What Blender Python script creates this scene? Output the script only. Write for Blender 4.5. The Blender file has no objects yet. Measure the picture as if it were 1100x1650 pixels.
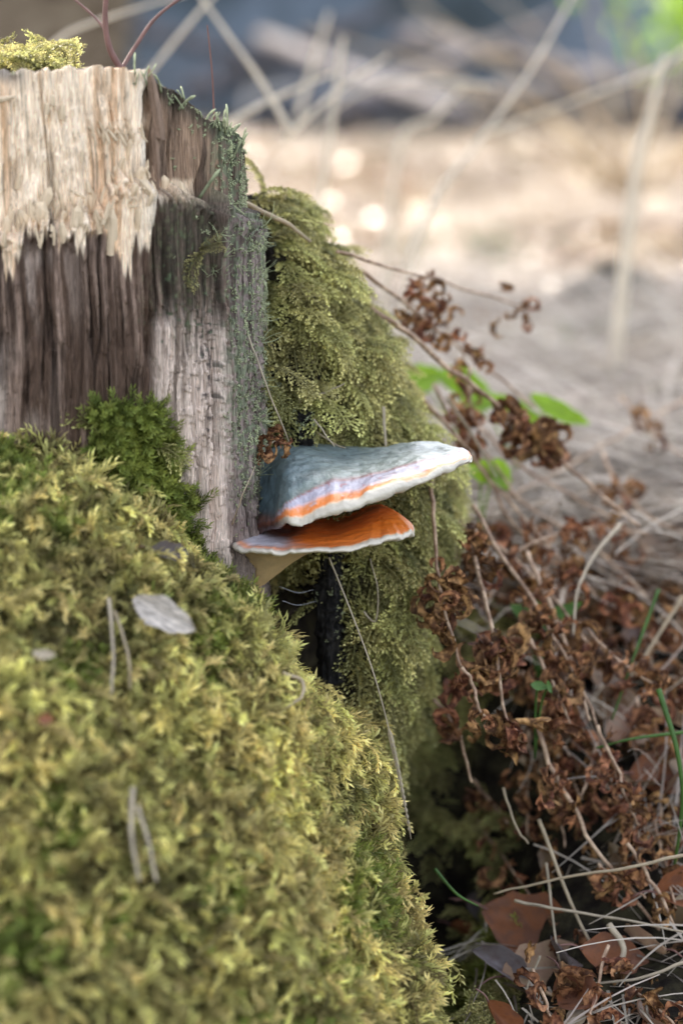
import bpy, math, random
import numpy as np
from mathutils import Vector, Matrix, Euler
random.seed(7); rng = np.random.default_rng(7)
S = bpy.context.scene
COL = S.collection
# ------------------------------------------------------------------ camera
PITCH = math.radians(11.0); DIST = 1.42; K = 24/1100/85
CAM = np.array([0.0, -DIST*math.cos(PITCH), 0.30 + DIST*math.sin(PITCH)])
FW = np.array([0, math.cos(PITCH), -math.sin(PITCH)]); UPV = np.array([0, math.sin(PITCH), math.cos(PITCH)])
cd = bpy.data.cameras.new('camera'); cam = bpy.data.objects.new('camera', cd); COL.objects.link(cam)
cam.location = CAM; cam.rotation_euler = (math.pi/2 - PITCH, 0, 0)
cd.sensor_fit = 'VERTICAL'; cd.sensor_height = 36; cd.sensor_width = 24; cd.lens = 85
cd.clip_start = 0.02; cd.clip_end = 2000
cd.dof.use_dof = True; cd.dof.focus_distance = 1.405; cd.dof.aperture_fstop = 4.0; cd.dof.aperture_blades = 0
S.camera = cam
# ------------------------------------------------------------------ light
SUN_EL, SUN_AZ = math.radians(38), math.radians(-24)
SUND = np.array([math.sin(SUN_AZ)*math.cos(SUN_EL), math.cos(SUN_AZ)*math.cos(SUN_EL), math.sin(SUN_EL)])
W = bpy.data.worlds.new('World'); S.world = W; W.use_nodes = True
nt = W.node_tree; nt.nodes.clear()
sky = nt.nodes.new('ShaderNodeTexSky'); sky.sky_type = 'NISHITA'; sky.sun_disc = False
sky.sun_elevation = SUN_EL; sky.sun_rotation = SUN_AZ; sky.air_density = 1.0; sky.dust_density = 2.5; sky.ozone_density = 0.6
bg = nt.nodes.new('ShaderNodeBackground'); bg.inputs[1].default_value = 0.15
wo = nt.nodes.new('ShaderNodeOutputWorld'); hs0 = nt.nodes.new('ShaderNodeHueSaturation'); hs0.inputs['Saturation'].default_value = .5; nt.links.new(sky.outputs[0], hs0.inputs['Color']); nt.links.new(hs0.outputs[0], bg.inputs[0]); nt.links.new(bg.outputs[0], wo.inputs[0])
sl = bpy.data.lights.new('sun', 'SUN'); sl.energy = 2.9; sl.angle = math.radians(0.53); sl.color = (1.0, 0.90, 0.77)
so = bpy.data.objects.new('sun', sl); COL.objects.link(so); so.rotation_euler = Vector(SUND).to_track_quat('Z', 'Y').to_euler()
S.view_settings.view_transform = 'Standard'; S.view_settings.look = 'None'; S.view_settings.gamma = 1
S.view_settings.use_curve_mapping = False; S.view_settings.exposure = 2.35
S.render.engine = 'CYCLES'
try:
    S.cycles.max_bounces = 6; S.cycles.diffuse_bounces = 3; S.cycles.glossy_bounces = 2; S.cycles.transmission_bounces = 3
    S.cycles.transparent_max_bounces = 6; S.cycles.use_denoising = True; S.cycles.caustics_reflective = False; S.cycles.caustics_refractive = False
except Exception: pass

# ------------------------------------------------------------------ maths helpers
def ray(px, py):
    px = np.asarray(px, float); py = np.asarray(py, float)
    return FW + np.multiply.outer((px-550)*K, np.array([1., 0, 0])) + np.multiply.outer((825-py)*K, UPV)
def P(px, py, Y):
    d = ray(px, py); t = (np.asarray(Y, float)-CAM[1])/d[..., 1]
    return CAM + d*t[..., None]
def proj(p):
    q = p-CAM; w = q@FW
    return 550 + q[..., 0]/w/K, 825 - (q@UPV)/w/K
def sstep(a, b, x):
    t = np.clip((np.asarray(x, float)-a)/(b-a), 0, 1); return t*t*(3-2*t)
def _h(i, j, k, s):
    n = (i*374761393 + j*668265263 + k*2147483647 + s*1274126177) & 0xffffffff
    n = ((n ^ (n >> 13))*1274126177) & 0xffffffff
    n = ((n ^ (n >> 16))*2246822519) & 0xffffffff
    return ((n ^ (n >> 15)) & 0xffff)/32767.5 - 1
def vn(x, y, z=0.0, s=0):
    x, y, z = np.broadcast_arrays(np.asarray(x, float), np.asarray(y, float), np.asarray(z, float))
    xi, yi, zi = np.floor(x).astype(np.int64), np.floor(y).astype(np.int64), np.floor(z).astype(np.int64)
    fx, fy, fz = x-xi, y-yi, z-zi
    fx, fy, fz = fx*fx*(3-2*fx), fy*fy*(3-2*fy), fz*fz*(3-2*fz)
    r = 0
    for a in (0, 1):
        for b in (0, 1):
            for c in (0, 1):
                r = r + _h(xi+a, yi+b, zi+c, s)*(fx if a else 1-fx)*(fy if b else 1-fy)*(fz if c else 1-fz)
    return r
def fbm(x, y, z=0.0, s=0, o=4):
    r = 0; a = .55; f = 1.0
    for i in range(o):
        r = r + a*vn(np.asarray(x)*f+i*7.3, np.asarray(y)*f-i*3.1, np.asarray(z)*f, s+i); a *= .5; f *= 2.03
    return r
def lerp(a, b, t): return a+(b-a)*t
def catmull(pts, n):
    pts = np.asarray(pts, float)
    if len(pts) == 2: return np.linspace(pts[0], pts[1], n)
    p = np.vstack([2*pts[0]-pts[1], pts, 2*pts[-1]-pts[-2]])
    out = []
    for u in np.linspace(0, len(pts)-1-1e-9, n):
        i = int(u); t = u-i; a, b, c, d = p[i], p[i+1], p[i+2], p[i+3]
        out.append(.5*((2*b)+(-a+c)*t+(2*a-5*b+4*c-d)*t*t+(-a+3*b-3*c+d)*t**3))
    return np.array(out)
def unit(v): return v/(np.linalg.norm(v, axis=-1, keepdims=True)+1e-12)

# ------------------------------------------------------------------ object helpers
def tag(o, label=None, cat=None, group=None, kind=None):
    if label: o['label'] = label
    if cat: o['category'] = cat
    if group: o['group'] = group
    if kind: o['kind'] = kind
    return o
def empty(name, loc, label, cat, group=None):
    o = bpy.data.objects.new(name, None); COL.objects.link(o); o.location = loc; o.empty_display_size = .01
    return tag(o, label, cat, group)
def mesh(name, V, F, mat, attrs=None, smooth=True):
    me = bpy.data.meshes.new(name); V = np.asarray(V, float)
    if isinstance(F, np.ndarray): F = F.tolist()
    me.from_pydata(V.tolist(), [], F); 
    if smooth: me.polygons.foreach_set('use_smooth', [True]*len(me.polygons))
    for k, a in (attrs or {}).items():
        a = np.asarray(a, float)
        if a.ndim == 2:
            at = me.color_attributes.new(k, 'FLOAT_COLOR', 'POINT')
            at.data.foreach_set('color', np.hstack([a[:, :3], np.ones((len(a), 1))]).ravel())
        else:
            at = me.attributes.new(k, 'FLOAT', 'POINT'); at.data.foreach_set('value', a)
    if mat: me.materials.append(mat)
    me.update(); return me
def link(name, me, parent=None, loc=None):
    o = bpy.data.objects.new(name, me); COL.objects.link(o)
    if parent is not None:
        o.parent = parent
        o.location = (loc if loc is not None else Vector((0, 0, 0)))
    elif loc is not None: o.location = loc
    return o
def rel(V, root): return np.asarray(V)-np.array(root.location)
class MB:
    def __init__(s): s.V = []; s.F = []; s.A = []; s.n = 0
    def add(s, V, F, a=None):
        V = np.asarray(V, float); s.V.append(V); s.F += [tuple(i+s.n for i in f) for f in F]
        s.A.append(np.full(len(V), 0.) if a is None else np.broadcast_to(np.asarray(a, float), (len(V),))); s.n += len(V)
    def get(s): return np.vstack(s.V), s.F, np.concatenate(s.A)
def tube(pts, rad, k=6, wob=0, seed=0, caps=True):
    pts = np.asarray(pts, float); n = len(pts); rad = np.broadcast_to(np.asarray(rad, float), (n,))
    T = unit(np.gradient(pts, axis=0)); u = np.cross(T[0], [0, 0, 1.])
    if np.linalg.norm(u) < .1: u = np.cross(T[0], [1., 0, 0])
    u = unit(u); V = []
    for i in range(n):
        u = unit(u - T[i]*np.dot(u, T[i])); w = np.cross(T[i], u)
        a = np.arange(k)*2*math.pi/k; r = np.full(k, rad[i])
        if wob: r = r*(1+wob*vn(a*1.3+seed, i*.6, seed*1.7))
        V.append(pts[i]+r[:, None]*(np.cos(a)[:, None]*u+np.sin(a)[:, None]*w))
    V = np.vstack(V); F = [(i*k+j, i*k+(j+1) % k, (i+1)*k+(j+1) % k, (i+1)*k+j) for i in range(n-1) for j in range(k)]
    if caps: F += [tuple(range(k))[::-1], tuple((n-1)*k+j for j in range(k))]
    return V, F
def gridF(nu, nv, wrap=False):
    F = []
    for i in range(nu-1):
        for j in range(nv if wrap else nv-1):
            F.append((i*nv+j, i*nv+(j+1) % nv, (i+1)*nv+(j+1) % nv, (i+1)*nv+j))
    return F
def patch(rows, nu, nv):
    R = np.array([catmull([P(*c) for c in r], nv) for r in rows])
    return np.stack([catmull(R[:, j], nu) for j in range(nv)], 1)
def normals(G):
    a = np.gradient(G, axis=0); b = np.gradient(G, axis=1); return unit(np.cross(a, b))

# ------------------------------------------------------------------ materials
def mat(name, col=(.5, .5, .5), rough=.8, attr=None, vary=.25, vscale=60, stretch=(1, 1, 1), bump=0, bscale=200, trans=0, col2=None,
        inst=None, spec=.3, coat=0, coatr=.2, sat=0):
    m = bpy.data.materials.new(name); m.use_nodes = True; t = m.node_tree; N = t.nodes; L = t.links
    b = N['Principled BSDF']; out = N['Material Output']
    tc = N.new('ShaderNodeTexCoord'); mp = N.new('ShaderNodeMapping'); mp.inputs['Scale'].default_value = stretch
    L.new(tc.outputs['Object'], mp.inputs[0])
    nz = N.new('ShaderNodeTexNoise'); nz.inputs['Scale'].default_value = vscale; nz.inputs['Detail'].default_value = 5; nz.inputs['Roughness'].default_value = .62
    L.new(mp.outputs[0], nz.inputs[0])
    if attr:
        at = N.new('ShaderNodeAttribute'); at.attribute_name = attr; c = at.outputs['Color']
    else:
        rgb = N.new('ShaderNodeRGB'); rgb.outputs[0].default_value = (*col, 1); c = rgb.outputs[0]
    if col2 is not None:
        mx = N.new('ShaderNodeMix'); mx.data_type = 'RGBA'; L.new(c, mx.inputs[6]); mx.inputs[7].default_value = (*col2, 1)
        mr = N.new('ShaderNodeMapRange'); mr.inputs[1].default_value = .42; mr.inputs[2].default_value = .6; L.new(nz.outputs[0], mr.inputs[0])
        if inst == 'g':
            ga = N.new('ShaderNodeAttribute'); ga.attribute_name = 'g'; pw = N.new('ShaderNodeMath'); pw.operation = 'POWER'; pw.inputs[1].default_value = 1.6; L.new(ga.outputs['Fac'], pw.inputs[0]); L.new(pw.outputs[0], mx.inputs[0])
        else: L.new(mr.outputs[0], mx.inputs[0])
        c = mx.outputs[2]
    if vary:
        mr = N.new('ShaderNodeMapRange'); mr.inputs[1].default_value = .3; mr.inputs[2].default_value = .7
        mr.inputs[3].default_value = 1-vary; mr.inputs[4].default_value = 1+vary; L.new(nz.outputs[0], mr.inputs[0])
        vm = N.new('ShaderNodeVectorMath'); vm.operation = 'SCALE'; L.new(c, vm.inputs[0]); L.new(mr.outputs[0], vm.inputs['Scale']); c = vm.outputs[0]
    if sat:   # every instance / object its own hue and value
        oi = N.new('ShaderNodeObjectInfo'); hs = N.new('ShaderNodeHueSaturation')
        m1 = N.new('ShaderNodeMapRange'); m1.inputs[3].default_value = .5-sat*.014; m1.inputs[4].default_value = .5+sat*.022; L.new(oi.outputs['Random'], m1.inputs[0])
        m2 = N.new('ShaderNodeMapRange'); m2.inputs[3].default_value = 1-sat*.45; m2.inputs[4].default_value = 1+sat*.45
        fr = N.new('ShaderNodeMath'); fr.operation = 'MULTIPLY'; fr.inputs[1].default_value = 17.3; L.new(oi.outputs['Random'], fr.inputs[0])
        f2 = N.new('ShaderNodeMath'); f2.operation = 'FRACT'; L.new(fr.outputs[0], f2.inputs[0]); L.new(f2.outputs[0], m2.inputs[0])
        ti = N.new('ShaderNodeAttribute'); ti.attribute_type = 'INSTANCER'; ti.attribute_name = 'tint'; ad = N.new('ShaderNodeMath'); ad.operation = 'ADD'
        L.new(m1.outputs[0], hs.inputs['Hue']); L.new(m2.outputs[0], ad.inputs[0]); L.new(ti.outputs['Fac'], ad.inputs[1]); L.new(ad.outputs[0], hs.inputs['Value']); L.new(c, hs.inputs['Color']); c = hs.outputs[0]
    L.new(c, b.inputs['Base Color']); b.inputs['Roughness'].default_value = rough
    b.inputs['Specular IOR Level'].default_value = spec
    if coat: b.inputs['Coat Weight'].default_value = coat; b.inputs['Coat Roughness'].default_value = coatr
    if bump:
        n2 = N.new('ShaderNodeTexNoise'); n2.inputs['Scale'].default_value = bscale; n2.inputs['Detail'].default_value = 6; L.new(mp.outputs[0], n2.inputs[0])
        bp = N.new('ShaderNodeBump'); bp.inputs['Strength'].default_value = 1; bp.inputs['Distance'].default_value = bump
        L.new(n2.outputs[0], bp.inputs['Height']); L.new(bp.outputs[0], b.inputs['Normal'])
    if trans:
        tr = N.new('ShaderNodeBsdfTranslucent'); L.new(c, tr.inputs[0]); ms = N.new('ShaderNodeMixShader'); ms.inputs[0].default_value = trans
        L.new(b.outputs[0], ms.inputs[1]); L.new(tr.outputs[0], ms.inputs[2]); L.new(ms.outputs[0], out.inputs[0])
    return m
M_wood = mat('stump_wood', attr='Col', rough=.85, vary=.5, vscale=55, stretch=(24, 24, 1.3), bump=.0022, bscale=34, spec=.15)
M_chip = mat('splinter_wood', (.60, .46, .31), .8, vary=.3, vscale=40, stretch=(10, 10, 1), bump=.0006, bscale=60)
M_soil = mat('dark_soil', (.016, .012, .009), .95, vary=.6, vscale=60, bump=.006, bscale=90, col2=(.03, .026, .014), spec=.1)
M_mossbase = mat('moss_base', (.045, .045, .012), .95, vary=.6, vscale=90, bump=.006, bscale=160, col2=(.07, .06, .02), spec=.1)
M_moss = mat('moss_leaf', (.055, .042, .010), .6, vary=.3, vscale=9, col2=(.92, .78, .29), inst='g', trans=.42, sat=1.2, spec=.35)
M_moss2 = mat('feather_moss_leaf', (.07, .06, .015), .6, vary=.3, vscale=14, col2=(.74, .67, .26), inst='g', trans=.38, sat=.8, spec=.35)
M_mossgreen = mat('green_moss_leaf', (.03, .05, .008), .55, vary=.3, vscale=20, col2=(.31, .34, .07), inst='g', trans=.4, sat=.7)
M_lichen = mat('grey_green_lichen', (.16, .17, .09), .9, vary=.4, vscale=200, col2=(.47, .49, .29), inst='g', sat=.6, spec=.1)
M_cap = mat('fungus_crust', attr='Col', rough=.42, vary=.14, vscale=90, bump=.0018, bscale=150, spec=.45, coat=.25, coatr=.3)
M_pore = mat('fungus_pores', attr='Col', rough=.8, vary=.08, vscale=200, bump=.0004, bscale=900, spec=.2)
M_char = mat('charred_wood', (.006, .005, .0045), .8, vary=.5, vscale=60, stretch=(6, 6, 1), bump=.003, bscale=60, col2=(.018, .016, .014), spec=.15)
M_fern = mat('dead_fern', (.09, .032, .015), .75, vary=.45, vscale=160, col2=(.33, .155, .07), trans=.15, sat=.9, bump=.0008, bscale=400, spec=.25)
M_stem = mat('dead_stem', (.26, .155, .095), .6, vary=.35, vscale=120, col2=(.42, .29, .19), spec=.35)
M_straw = mat('straw', (.50, .40, .27), .6, vary=.2, vscale=90, trans=.4, spec=.35)
M_straw2 = mat('grey_straw', (.42, .34, .24), .6, vary=.25, vscale=90, trans=.2, spec=.4)
M_grass = mat('dry_grass_blades', (.28, .215, .155), .55, vary=.3, vscale=6, trans=.3, sat=.9, spec=.4, col2=(.36, .30, .245))
M_green = mat('green_leaf', (.20, .33, .02), .5, vary=.25, vscale=60, trans=.5, spec=.4)
M_dgreen = mat('dark_green_leaf', (.085, .17, .035), .5, vary=.3, vscale=60, trans=.4, spec=.4)
M_leafbrown = mat('brown_leaf', (.30, .11, .045), .6, vary=.45, vscale=90, trans=.25, col2=(.14, .06, .035), bump=.0006, bscale=300)
M_leaftan = mat('tan_leaf', (.42, .28, .17), .6, vary=.3, vscale=110, trans=.25, col2=(.28, .17, .11), bump=.0006, bscale=300)
M_leafgrey = mat('grey_leaf', (.20, .17, .17), .45, vary=.3, vscale=110, trans=.1, col2=(.12, .09, .085), bump=.0006, bscale=300, spec=.5)
M_litter = mat('leaf_litter', (.22, .12, .07), .32, vary=.4, vscale=10, trans=.2, sat=1., col2=(.38, .26, .17), spec=.6)
M_log = mat('log_bark', (.035, .042, .055), .9, vary=.5, vscale=6, bump=.02, bscale=9, col2=(.06, .065, .08))
M_hill = mat('hill_shade', (.045, .058, .062), .95, vary=.6, vscale=1.1, bump=.1, bscale=4, col2=(.085, .10, .12), spec=.15)  # blue-grey puts the distant forest shade into the bank's colour
M_ground = mat('forest_floor', (.075, .048, .026), .95, vary=.5, vscale=9, bump=.02, bscale=30, col2=(.13, .10, .065), spec=.15)
M_bark = mat('tree_bark', (.07, .055, .05), .9, vary=.5, vscale=10, stretch=(2, 2, .4), bump=.02, bscale=12, col2=(.13, .12, .13))
M_twig = mat('red_twig', (.16, .08, .065), .6, vary=.3, vscale=80)
M_needle = mat('pine_needles', (.03, .05, .02), .7, vary=.4, vscale=3, trans=.2)
M_web = mat('cobweb', (.6, .6, .65), .5, vary=0)
M_crumb = mat('fern_crumb', (.27, .12, .05), .8, vary=.5, vscale=250, bump=.001, bscale=300)

# ------------------------------------------------------------------ ground
def gz(x, y):
    x = np.asarray(x, float); y = np.asarray(y, float)
    z = .185*sstep(-.12, .42, y) + .014*fbm(x*7, y*7, 0, 3, 3)*sstep(-.3, .1, y+.25) + .035*fbm(x*1.1, y*1.1, 0, 9, 3)*sstep(.8, 3, y) + .05*fbm(x*3.3, y*3.3, 0, 10, 3)*sstep(.8, 3.5, y)*sstep(10, 8, y)
    z = z - .20*np.exp(-((x-.055)/.055)**2-((y-.12)/.12)**2)
    z = z - .05*sstep(0.3, -.3, y)*sstep(0, .3, x)*0
    far = np.clip(y-9.2, 0, None); z = z + 5.5*(1-np.exp(-far*.17))*(1+.12*fbm(x*.15, y*.15, 0, 5, 3)) + .12*fbm(x*.9, y*.9, 0, 6, 3)*sstep(8.5, 10, y)
    return z
def spread(a, b, n, lo, hi, m):
    mid = np.linspace(a, b, n); up = b+(hi-b)*(np.linspace(0, 1, m+1)[1:]**3.2); dn = a-(a-lo)*(np.linspace(0, 1, m+1)[1:]**3.2)
    return np.concatenate([dn[::-1], mid, up])
xs = spread(-.7, 1.1, 150, -300, 300, 55); ys = spread(-.6, 1.6, 170, -300, 400, 110)
X, Y = np.meshgrid(xs, ys, indexing='ij'); Z = gz(X, Y)
V = np.stack([X, Y, Z], -1).reshape(-1, 3)
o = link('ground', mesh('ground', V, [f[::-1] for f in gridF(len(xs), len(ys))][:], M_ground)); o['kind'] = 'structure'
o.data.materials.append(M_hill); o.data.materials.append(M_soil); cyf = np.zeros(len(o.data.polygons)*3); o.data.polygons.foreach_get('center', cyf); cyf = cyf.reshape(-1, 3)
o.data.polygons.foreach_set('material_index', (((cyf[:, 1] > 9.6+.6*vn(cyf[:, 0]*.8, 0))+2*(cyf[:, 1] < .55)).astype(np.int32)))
for p in o.data.polygons[:1]:
    if p.normal.z < 0: o.data.flip_normals()
def onground(px, py, lift=0.0):
    d = ray(px, py); t = .9
    while t < 40:
        q = CAM+d*t
        if q[2]-lift < gz(q[0], q[1]): break
        t += .006 if t < 3 else .03
    return CAM+d*t
# ------------------------------------------------------------------ instanced 'stuff'
PC = {}
def protos(name, meshes):
    c = bpy.data.collections.new(name)
    for i, me in enumerate(meshes):
        c.objects.link(bpy.data.objects.new('%s_%02d' % (name, i), me))
    PC[name] = (c, len(meshes)); return c
def scatter_tree(coll):
    ng = bpy.data.node_groups.new('scatter_'+coll.name, 'GeometryNodeTree')
    ng.interface.new_socket('Geometry', in_out='INPUT', socket_type='NodeSocketGeometry'); ng.interface.new_socket('Geometry', in_out='OUTPUT', socket_type='NodeSocketGeometry')
    N = ng.nodes; L = ng.links; gi = N.new('NodeGroupInput'); go = N.new('NodeGroupOutput')
    ci = N.new('GeometryNodeCollectionInfo'); ci.inputs['Collection'].default_value = coll; ci.inputs['Separate Children'].default_value = True; ci.inputs['Reset Children'].default_value = True
    iop = N.new('GeometryNodeInstanceOnPoints'); iop.inputs['Pick Instance'].default_value = True
    def na(n, t):
        a = N.new('GeometryNodeInputNamedAttribute'); a.data_type = t; a.inputs['Name'].default_value = n; return [s for s in a.outputs if s.enabled][0]
    L.new(gi.outputs[0], iop.inputs['Points']); L.new(ci.outputs[0], iop.inputs['Instance'])
    L.new(na('pid', 'INT'), iop.inputs['Instance Index']); L.new(na('scl', 'FLOAT'), iop.inputs['Scale'])
    er = N.new('FunctionNodeEulerToRotation'); L.new(na('rot', 'FLOAT_VECTOR'), er.inputs[0]); L.new(er.outputs[0], iop.inputs['Rotation'])
    L.new(iop.outputs[0], go.inputs[0]); return ng
TREES = {}
def scatter(name, coll, pts, zdir, xdir, scl, label, cat, parent=None):
    pts = np.asarray(pts); n = len(pts); z = unit(zdir); x = unit(xdir-z*(xdir*z).sum(-1, keepdims=True)); y = np.cross(z, x)
    # euler XYZ of matrix with columns x,y,z
    ey = np.arcsin(np.clip(-x[:, 2], -1, 1)); ex = np.arctan2(y[:, 2], z[:, 2]); ez = np.arctan2(x[:, 1], x[:, 0])
    me = bpy.data.meshes.new(name); me.from_pydata(pts.tolist(), [], [])
    a = me.attributes.new('rot', 'FLOAT_VECTOR', 'POINT'); a.data.foreach_set('vector', np.stack([ex, ey, ez], -1).ravel())
    a = me.attributes.new('scl', 'FLOAT', 'POINT'); a.data.foreach_set('value', np.broadcast_to(scl, (n,)).astype(float))
    a = me.attributes.new('tint', 'FLOAT', 'POINT'); a.data.foreach_set('value', .65*fbm(pts[:, 0]*26, pts[:, 1]*26, pts[:, 2]*26, 55, 3)+.04)
    a = me.attributes.new('pid', 'INT', 'POINT'); a.data.foreach_set('value', rng.integers(0, PC[coll][1], n).astype(np.int32))
    o = link(name, me, parent); md = o.modifiers.new('scatter', 'NODES')
    if coll not in TREES: TREES[coll] = scatter_tree(PC[coll][0])
    md.node_group = TREES[coll]; o['kind'] = 'stuff'
    if label: tag(o, label, cat)
    return o
def leafy(mb, pts, n, Ln, Wd, g0, g1, flat=False, spreadk=.75):
    pts = np.asarray(pts); m = len(pts); T = unit(np.gradient(pts, axis=0))
    for i in range(n):
        u = (i+random.random()*.5)/n*(m-1); k = min(int(u), m-2); c = lerp(pts[k], pts[k+1], u-k); t = T[k]
        a = np.cross(t, [0.3, .2, 1.]); a = unit(a); b = np.cross(t, a)
        th = (i % 2)*math.pi+random.uniform(-.5, .5) if flat else i*2.4+random.random()
        pd = math.cos(th)*a+math.sin(th)*b; sd = np.cross(t, pd)
        fr = u/(m-1); L_ = Ln*(1-.45*fr)*random.uniform(.8, 1.2)
        d = unit(t*(1-spreadk*.5)+pd*spreadk); mid = c+d*L_*.5; tip = c+d*L_*.85+t*L_*.35; g = lerp(g0, g1, fr)
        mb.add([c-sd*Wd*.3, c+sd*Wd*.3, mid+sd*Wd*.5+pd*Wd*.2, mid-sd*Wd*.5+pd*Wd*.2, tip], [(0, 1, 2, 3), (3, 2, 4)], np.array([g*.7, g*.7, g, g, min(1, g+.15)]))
def arc_strand(L_, az, up, droop, n=7, r0=0):
    # starts upward, bends outwards in direction az and droops
    p = np.array([math.cos(az)*r0, math.sin(az)*r0, 0.]); out = [p]; th = up
    for i in range(n-1):
        p = p+np.array([math.cos(az)*math.cos(th), math.sin(az)*math.cos(th), math.sin(th)])*L_/(n-1); out.append(p); th -= droop/(n-1)*(1+.5*i/(n-1)); az += random.uniform(-.15, .15)
    return out
def shaggy(seed):
    random.seed(seed); mb = MB(); k = random.randint(4, 6)
    for j in range(k):
        az = j*2*math.pi/k+random.uniform(-.5, .5); L_ = random.uniform(.015, .026)
        pts = arc_strand(L_, az, random.uniform(.8, 1.45), random.uniform(1.6, 3.2))
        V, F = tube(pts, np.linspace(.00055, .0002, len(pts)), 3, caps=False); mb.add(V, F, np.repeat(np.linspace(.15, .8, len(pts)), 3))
        leafy(mb, pts, 36, .0036, .0010, .05, 1.0, spreadk=.6)
    V, F, A = mb.get(); return mesh('moss_shoot', V, F, M_moss, {'g': A}, smooth=True)
def feather(seed, m=None):
    random.seed(seed); mb = MB(); L_ = random.uniform(.022, .034)
    main = np.array(arc_strand(L_, 0, random.uniform(.8, 1.3), random.uniform(.9, 2.0), 9))
    V, F = tube(main, np.linspace(.0006, .00025, 9), 3, caps=False); mb.add(V, F, np.repeat(np.linspace(.1, .7, 9), 3))
    leafy(mb, main, 22, .0022, .0008, .2, .9)
    nb = 11
    for i in range(nb):
        for sd in (-1, 1):
            u = (i+.4+random.uniform(-.3, .3))/nb*.93; k = int(u*8); c = lerp(main[k], main[k+1], u*8-k); t = unit(main[k+1]-main[k])
            bl = .0115*math.sin(math.pi*min(1, (1-u)*.9+.12))**.8*random.uniform(.7, 1.15); side = np.array([0, sd, 0.])
            d = unit(t*.65+side+np.array([0, 0, random.uniform(-.25, .25)])); nn = 5
            q = [c+d*bl*s+np.array([0, 0, -1.])*bl*.35*s*s+t*bl*.25*s*s for s in np.linspace(0, 1, nn)]
            leafy(mb, q, 11, .0023, .0010, .2+.3*u, 1.0, spreadk=.6)
    V, F, A = mb.get(); return mesh('moss_feather', V, F, m or M_moss2, {'g': A})
def starmoss(seed):
    random.seed(seed); mb = MB(); k = 3
    for j in range(k):
        az = random.uniform(0, 6.3); pts = arc_strand(random.uniform(.007, .012), az, 1.3, .5, 6)
        leafy(mb, pts, 34, .0042, .0007, .2, 1, spreadk=.85)
    V, F, A = mb.get(); return mesh('green_moss_shoot', V, F, M_mossgreen, {'g': A})
def lichen_bit(seed):
    random.seed(seed); mb = MB()
    for j in range(5):
        pts = arc_strand(random.uniform(.002, .0045), random.uniform(0, 6.3), random.uniform(.5, 1.4), random.uniform(-.8, 1.6), 4, r0=.0004)
        V, F = tube(pts, np.array([.0004, .00045, .0005, .0003]), 4); mb.add(V, F, np.repeat(np.linspace(.1, 1, 4), 4))
    V, F, A = mb.get(); return mesh('lichen_crumb', V, F, M_lichen, {'g': A})
def wispy(seed):
    random.seed(seed); mb = MB()
    for j in range(4):
        pts = arc_strand(random.uniform(.008, .016), random.uniform(-1, 1), random.uniform(0, 1.2), random.uniform(-1.2, 1.2), 7)
        V, F = tube(pts, np.linspace(.0004, .0001, 7), 3); mb.add(V, F, np.repeat(np.linspace(.5, 1, 7), 3))
    V, F, A = mb.get(); return mesh('lichen_wisp', V, F, M_lichen, {'g': A})
def grass_bundle(seed):
    random.seed(seed); mb = MB()
    for j in range(11):
        L_ = random.uniform(.10, .26); az = random.gauss(0, .55); p = np.array([random.uniform(-.06, .06), random.uniform(-.06, .06), random.uniform(0, .012)])
        up = random.uniform(-.05, .45); w = random.uniform(.0012, .0026); V = []; n = 7; cur = random.uniform(-.5, .5)
        for i in range(n):
            s = i/(n-1); sd = np.array([-math.sin(az), math.cos(az), random.uniform(-.3, .3)])*w*(1-.7*s)
            V += [p-sd, p+sd]; p = p+np.array([math.cos(az)*math.cos(up), math.sin(az)*math.cos(up), math.sin(up)])*L_/(n-1); az += cur/(n-1); up -= .5/(n-1)
        mb.add(V, [(2*i, 2*i+1, 2*i+3, 2*i+2) for i in range(n-1)])
    V, F, A = mb.get(); return mesh('grass_bundle', V, F, M_grass)
def leaf_geo(L_, Wd, curl=.4, fold=.25, seed=0, nu=9, nv=6, lob=.13):
    V = []; r = seed*1.37
    for i in range(nu):
        s = i/(nu-1); w = Wd*.5*(math.sin(math.pi*min(1, s*.97+.02))**.75)*(1-.25*s)
        for j in range(nv):
            t = j/(nv-1)*2-1; ww = w*(1+lob*float(vn(s*11+r, t*2)))
            th = curl*(s-.4)*2.2; x = L_*(math.sin(th)/max(abs(curl*2.2), .01) if abs(curl) > .05 else s-.4)
            z = L_*(1-math.cos(th))/max(abs(curl*2.2), .01)*(1 if curl > 0 else -1) if abs(curl) > .05 else 0
            V.append([x, t*ww, z+abs(t)**1.5*ww*fold*2+float(vn(s*4+r, t*2.2, r))*L_*.045])
    return np.array(V), gridF(nu, nv)
def litter_leaf(seed):
    random.seed(seed); V, F = leaf_geo(random.uniform(.03, .055), random.uniform(.02, .035), random.uniform(-.6, .8), random.uniform(-.3, .6), seed)
    return mesh('litter_leaf', V, F, M_litter)
def tipstar(seed):
    random.seed(seed); mb = MB()
    for j in range(4):
        pts = arc_strand(random.uniform(.012, .02), j*1.6+random.uniform(-.5, .5), random.uniform(1.0, 1.5), random.uniform(.6, 2.0))
        leafy(mb, pts, 30, .0058, .0009, .05, 1.0, spreadk=.7)
    V, F, A = mb.get(); return mesh('moss_star', V, F, M_moss, {'g': A})
protos('shaggy_moss', [shaggy(i) for i in range(6)]+[tipstar(300+i) for i in range(5)]); protos('feather_moss', [feather(20+i) for i in range(7)])
protos('star_moss', [starmoss(40+i) for i in range(4)]); protos('lichen_crumbs', [lichen_bit(60+i) for i in range(6)]); protos('lichen_wisps', [wispy(70+i) for i in range(5)])
protos('grass_bundles', [grass_bundle(80+i) for i in range(7)]); protos('litter_leaves', [litter_leaf(90+i) for i in range(7)])
random.seed(11)
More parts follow.
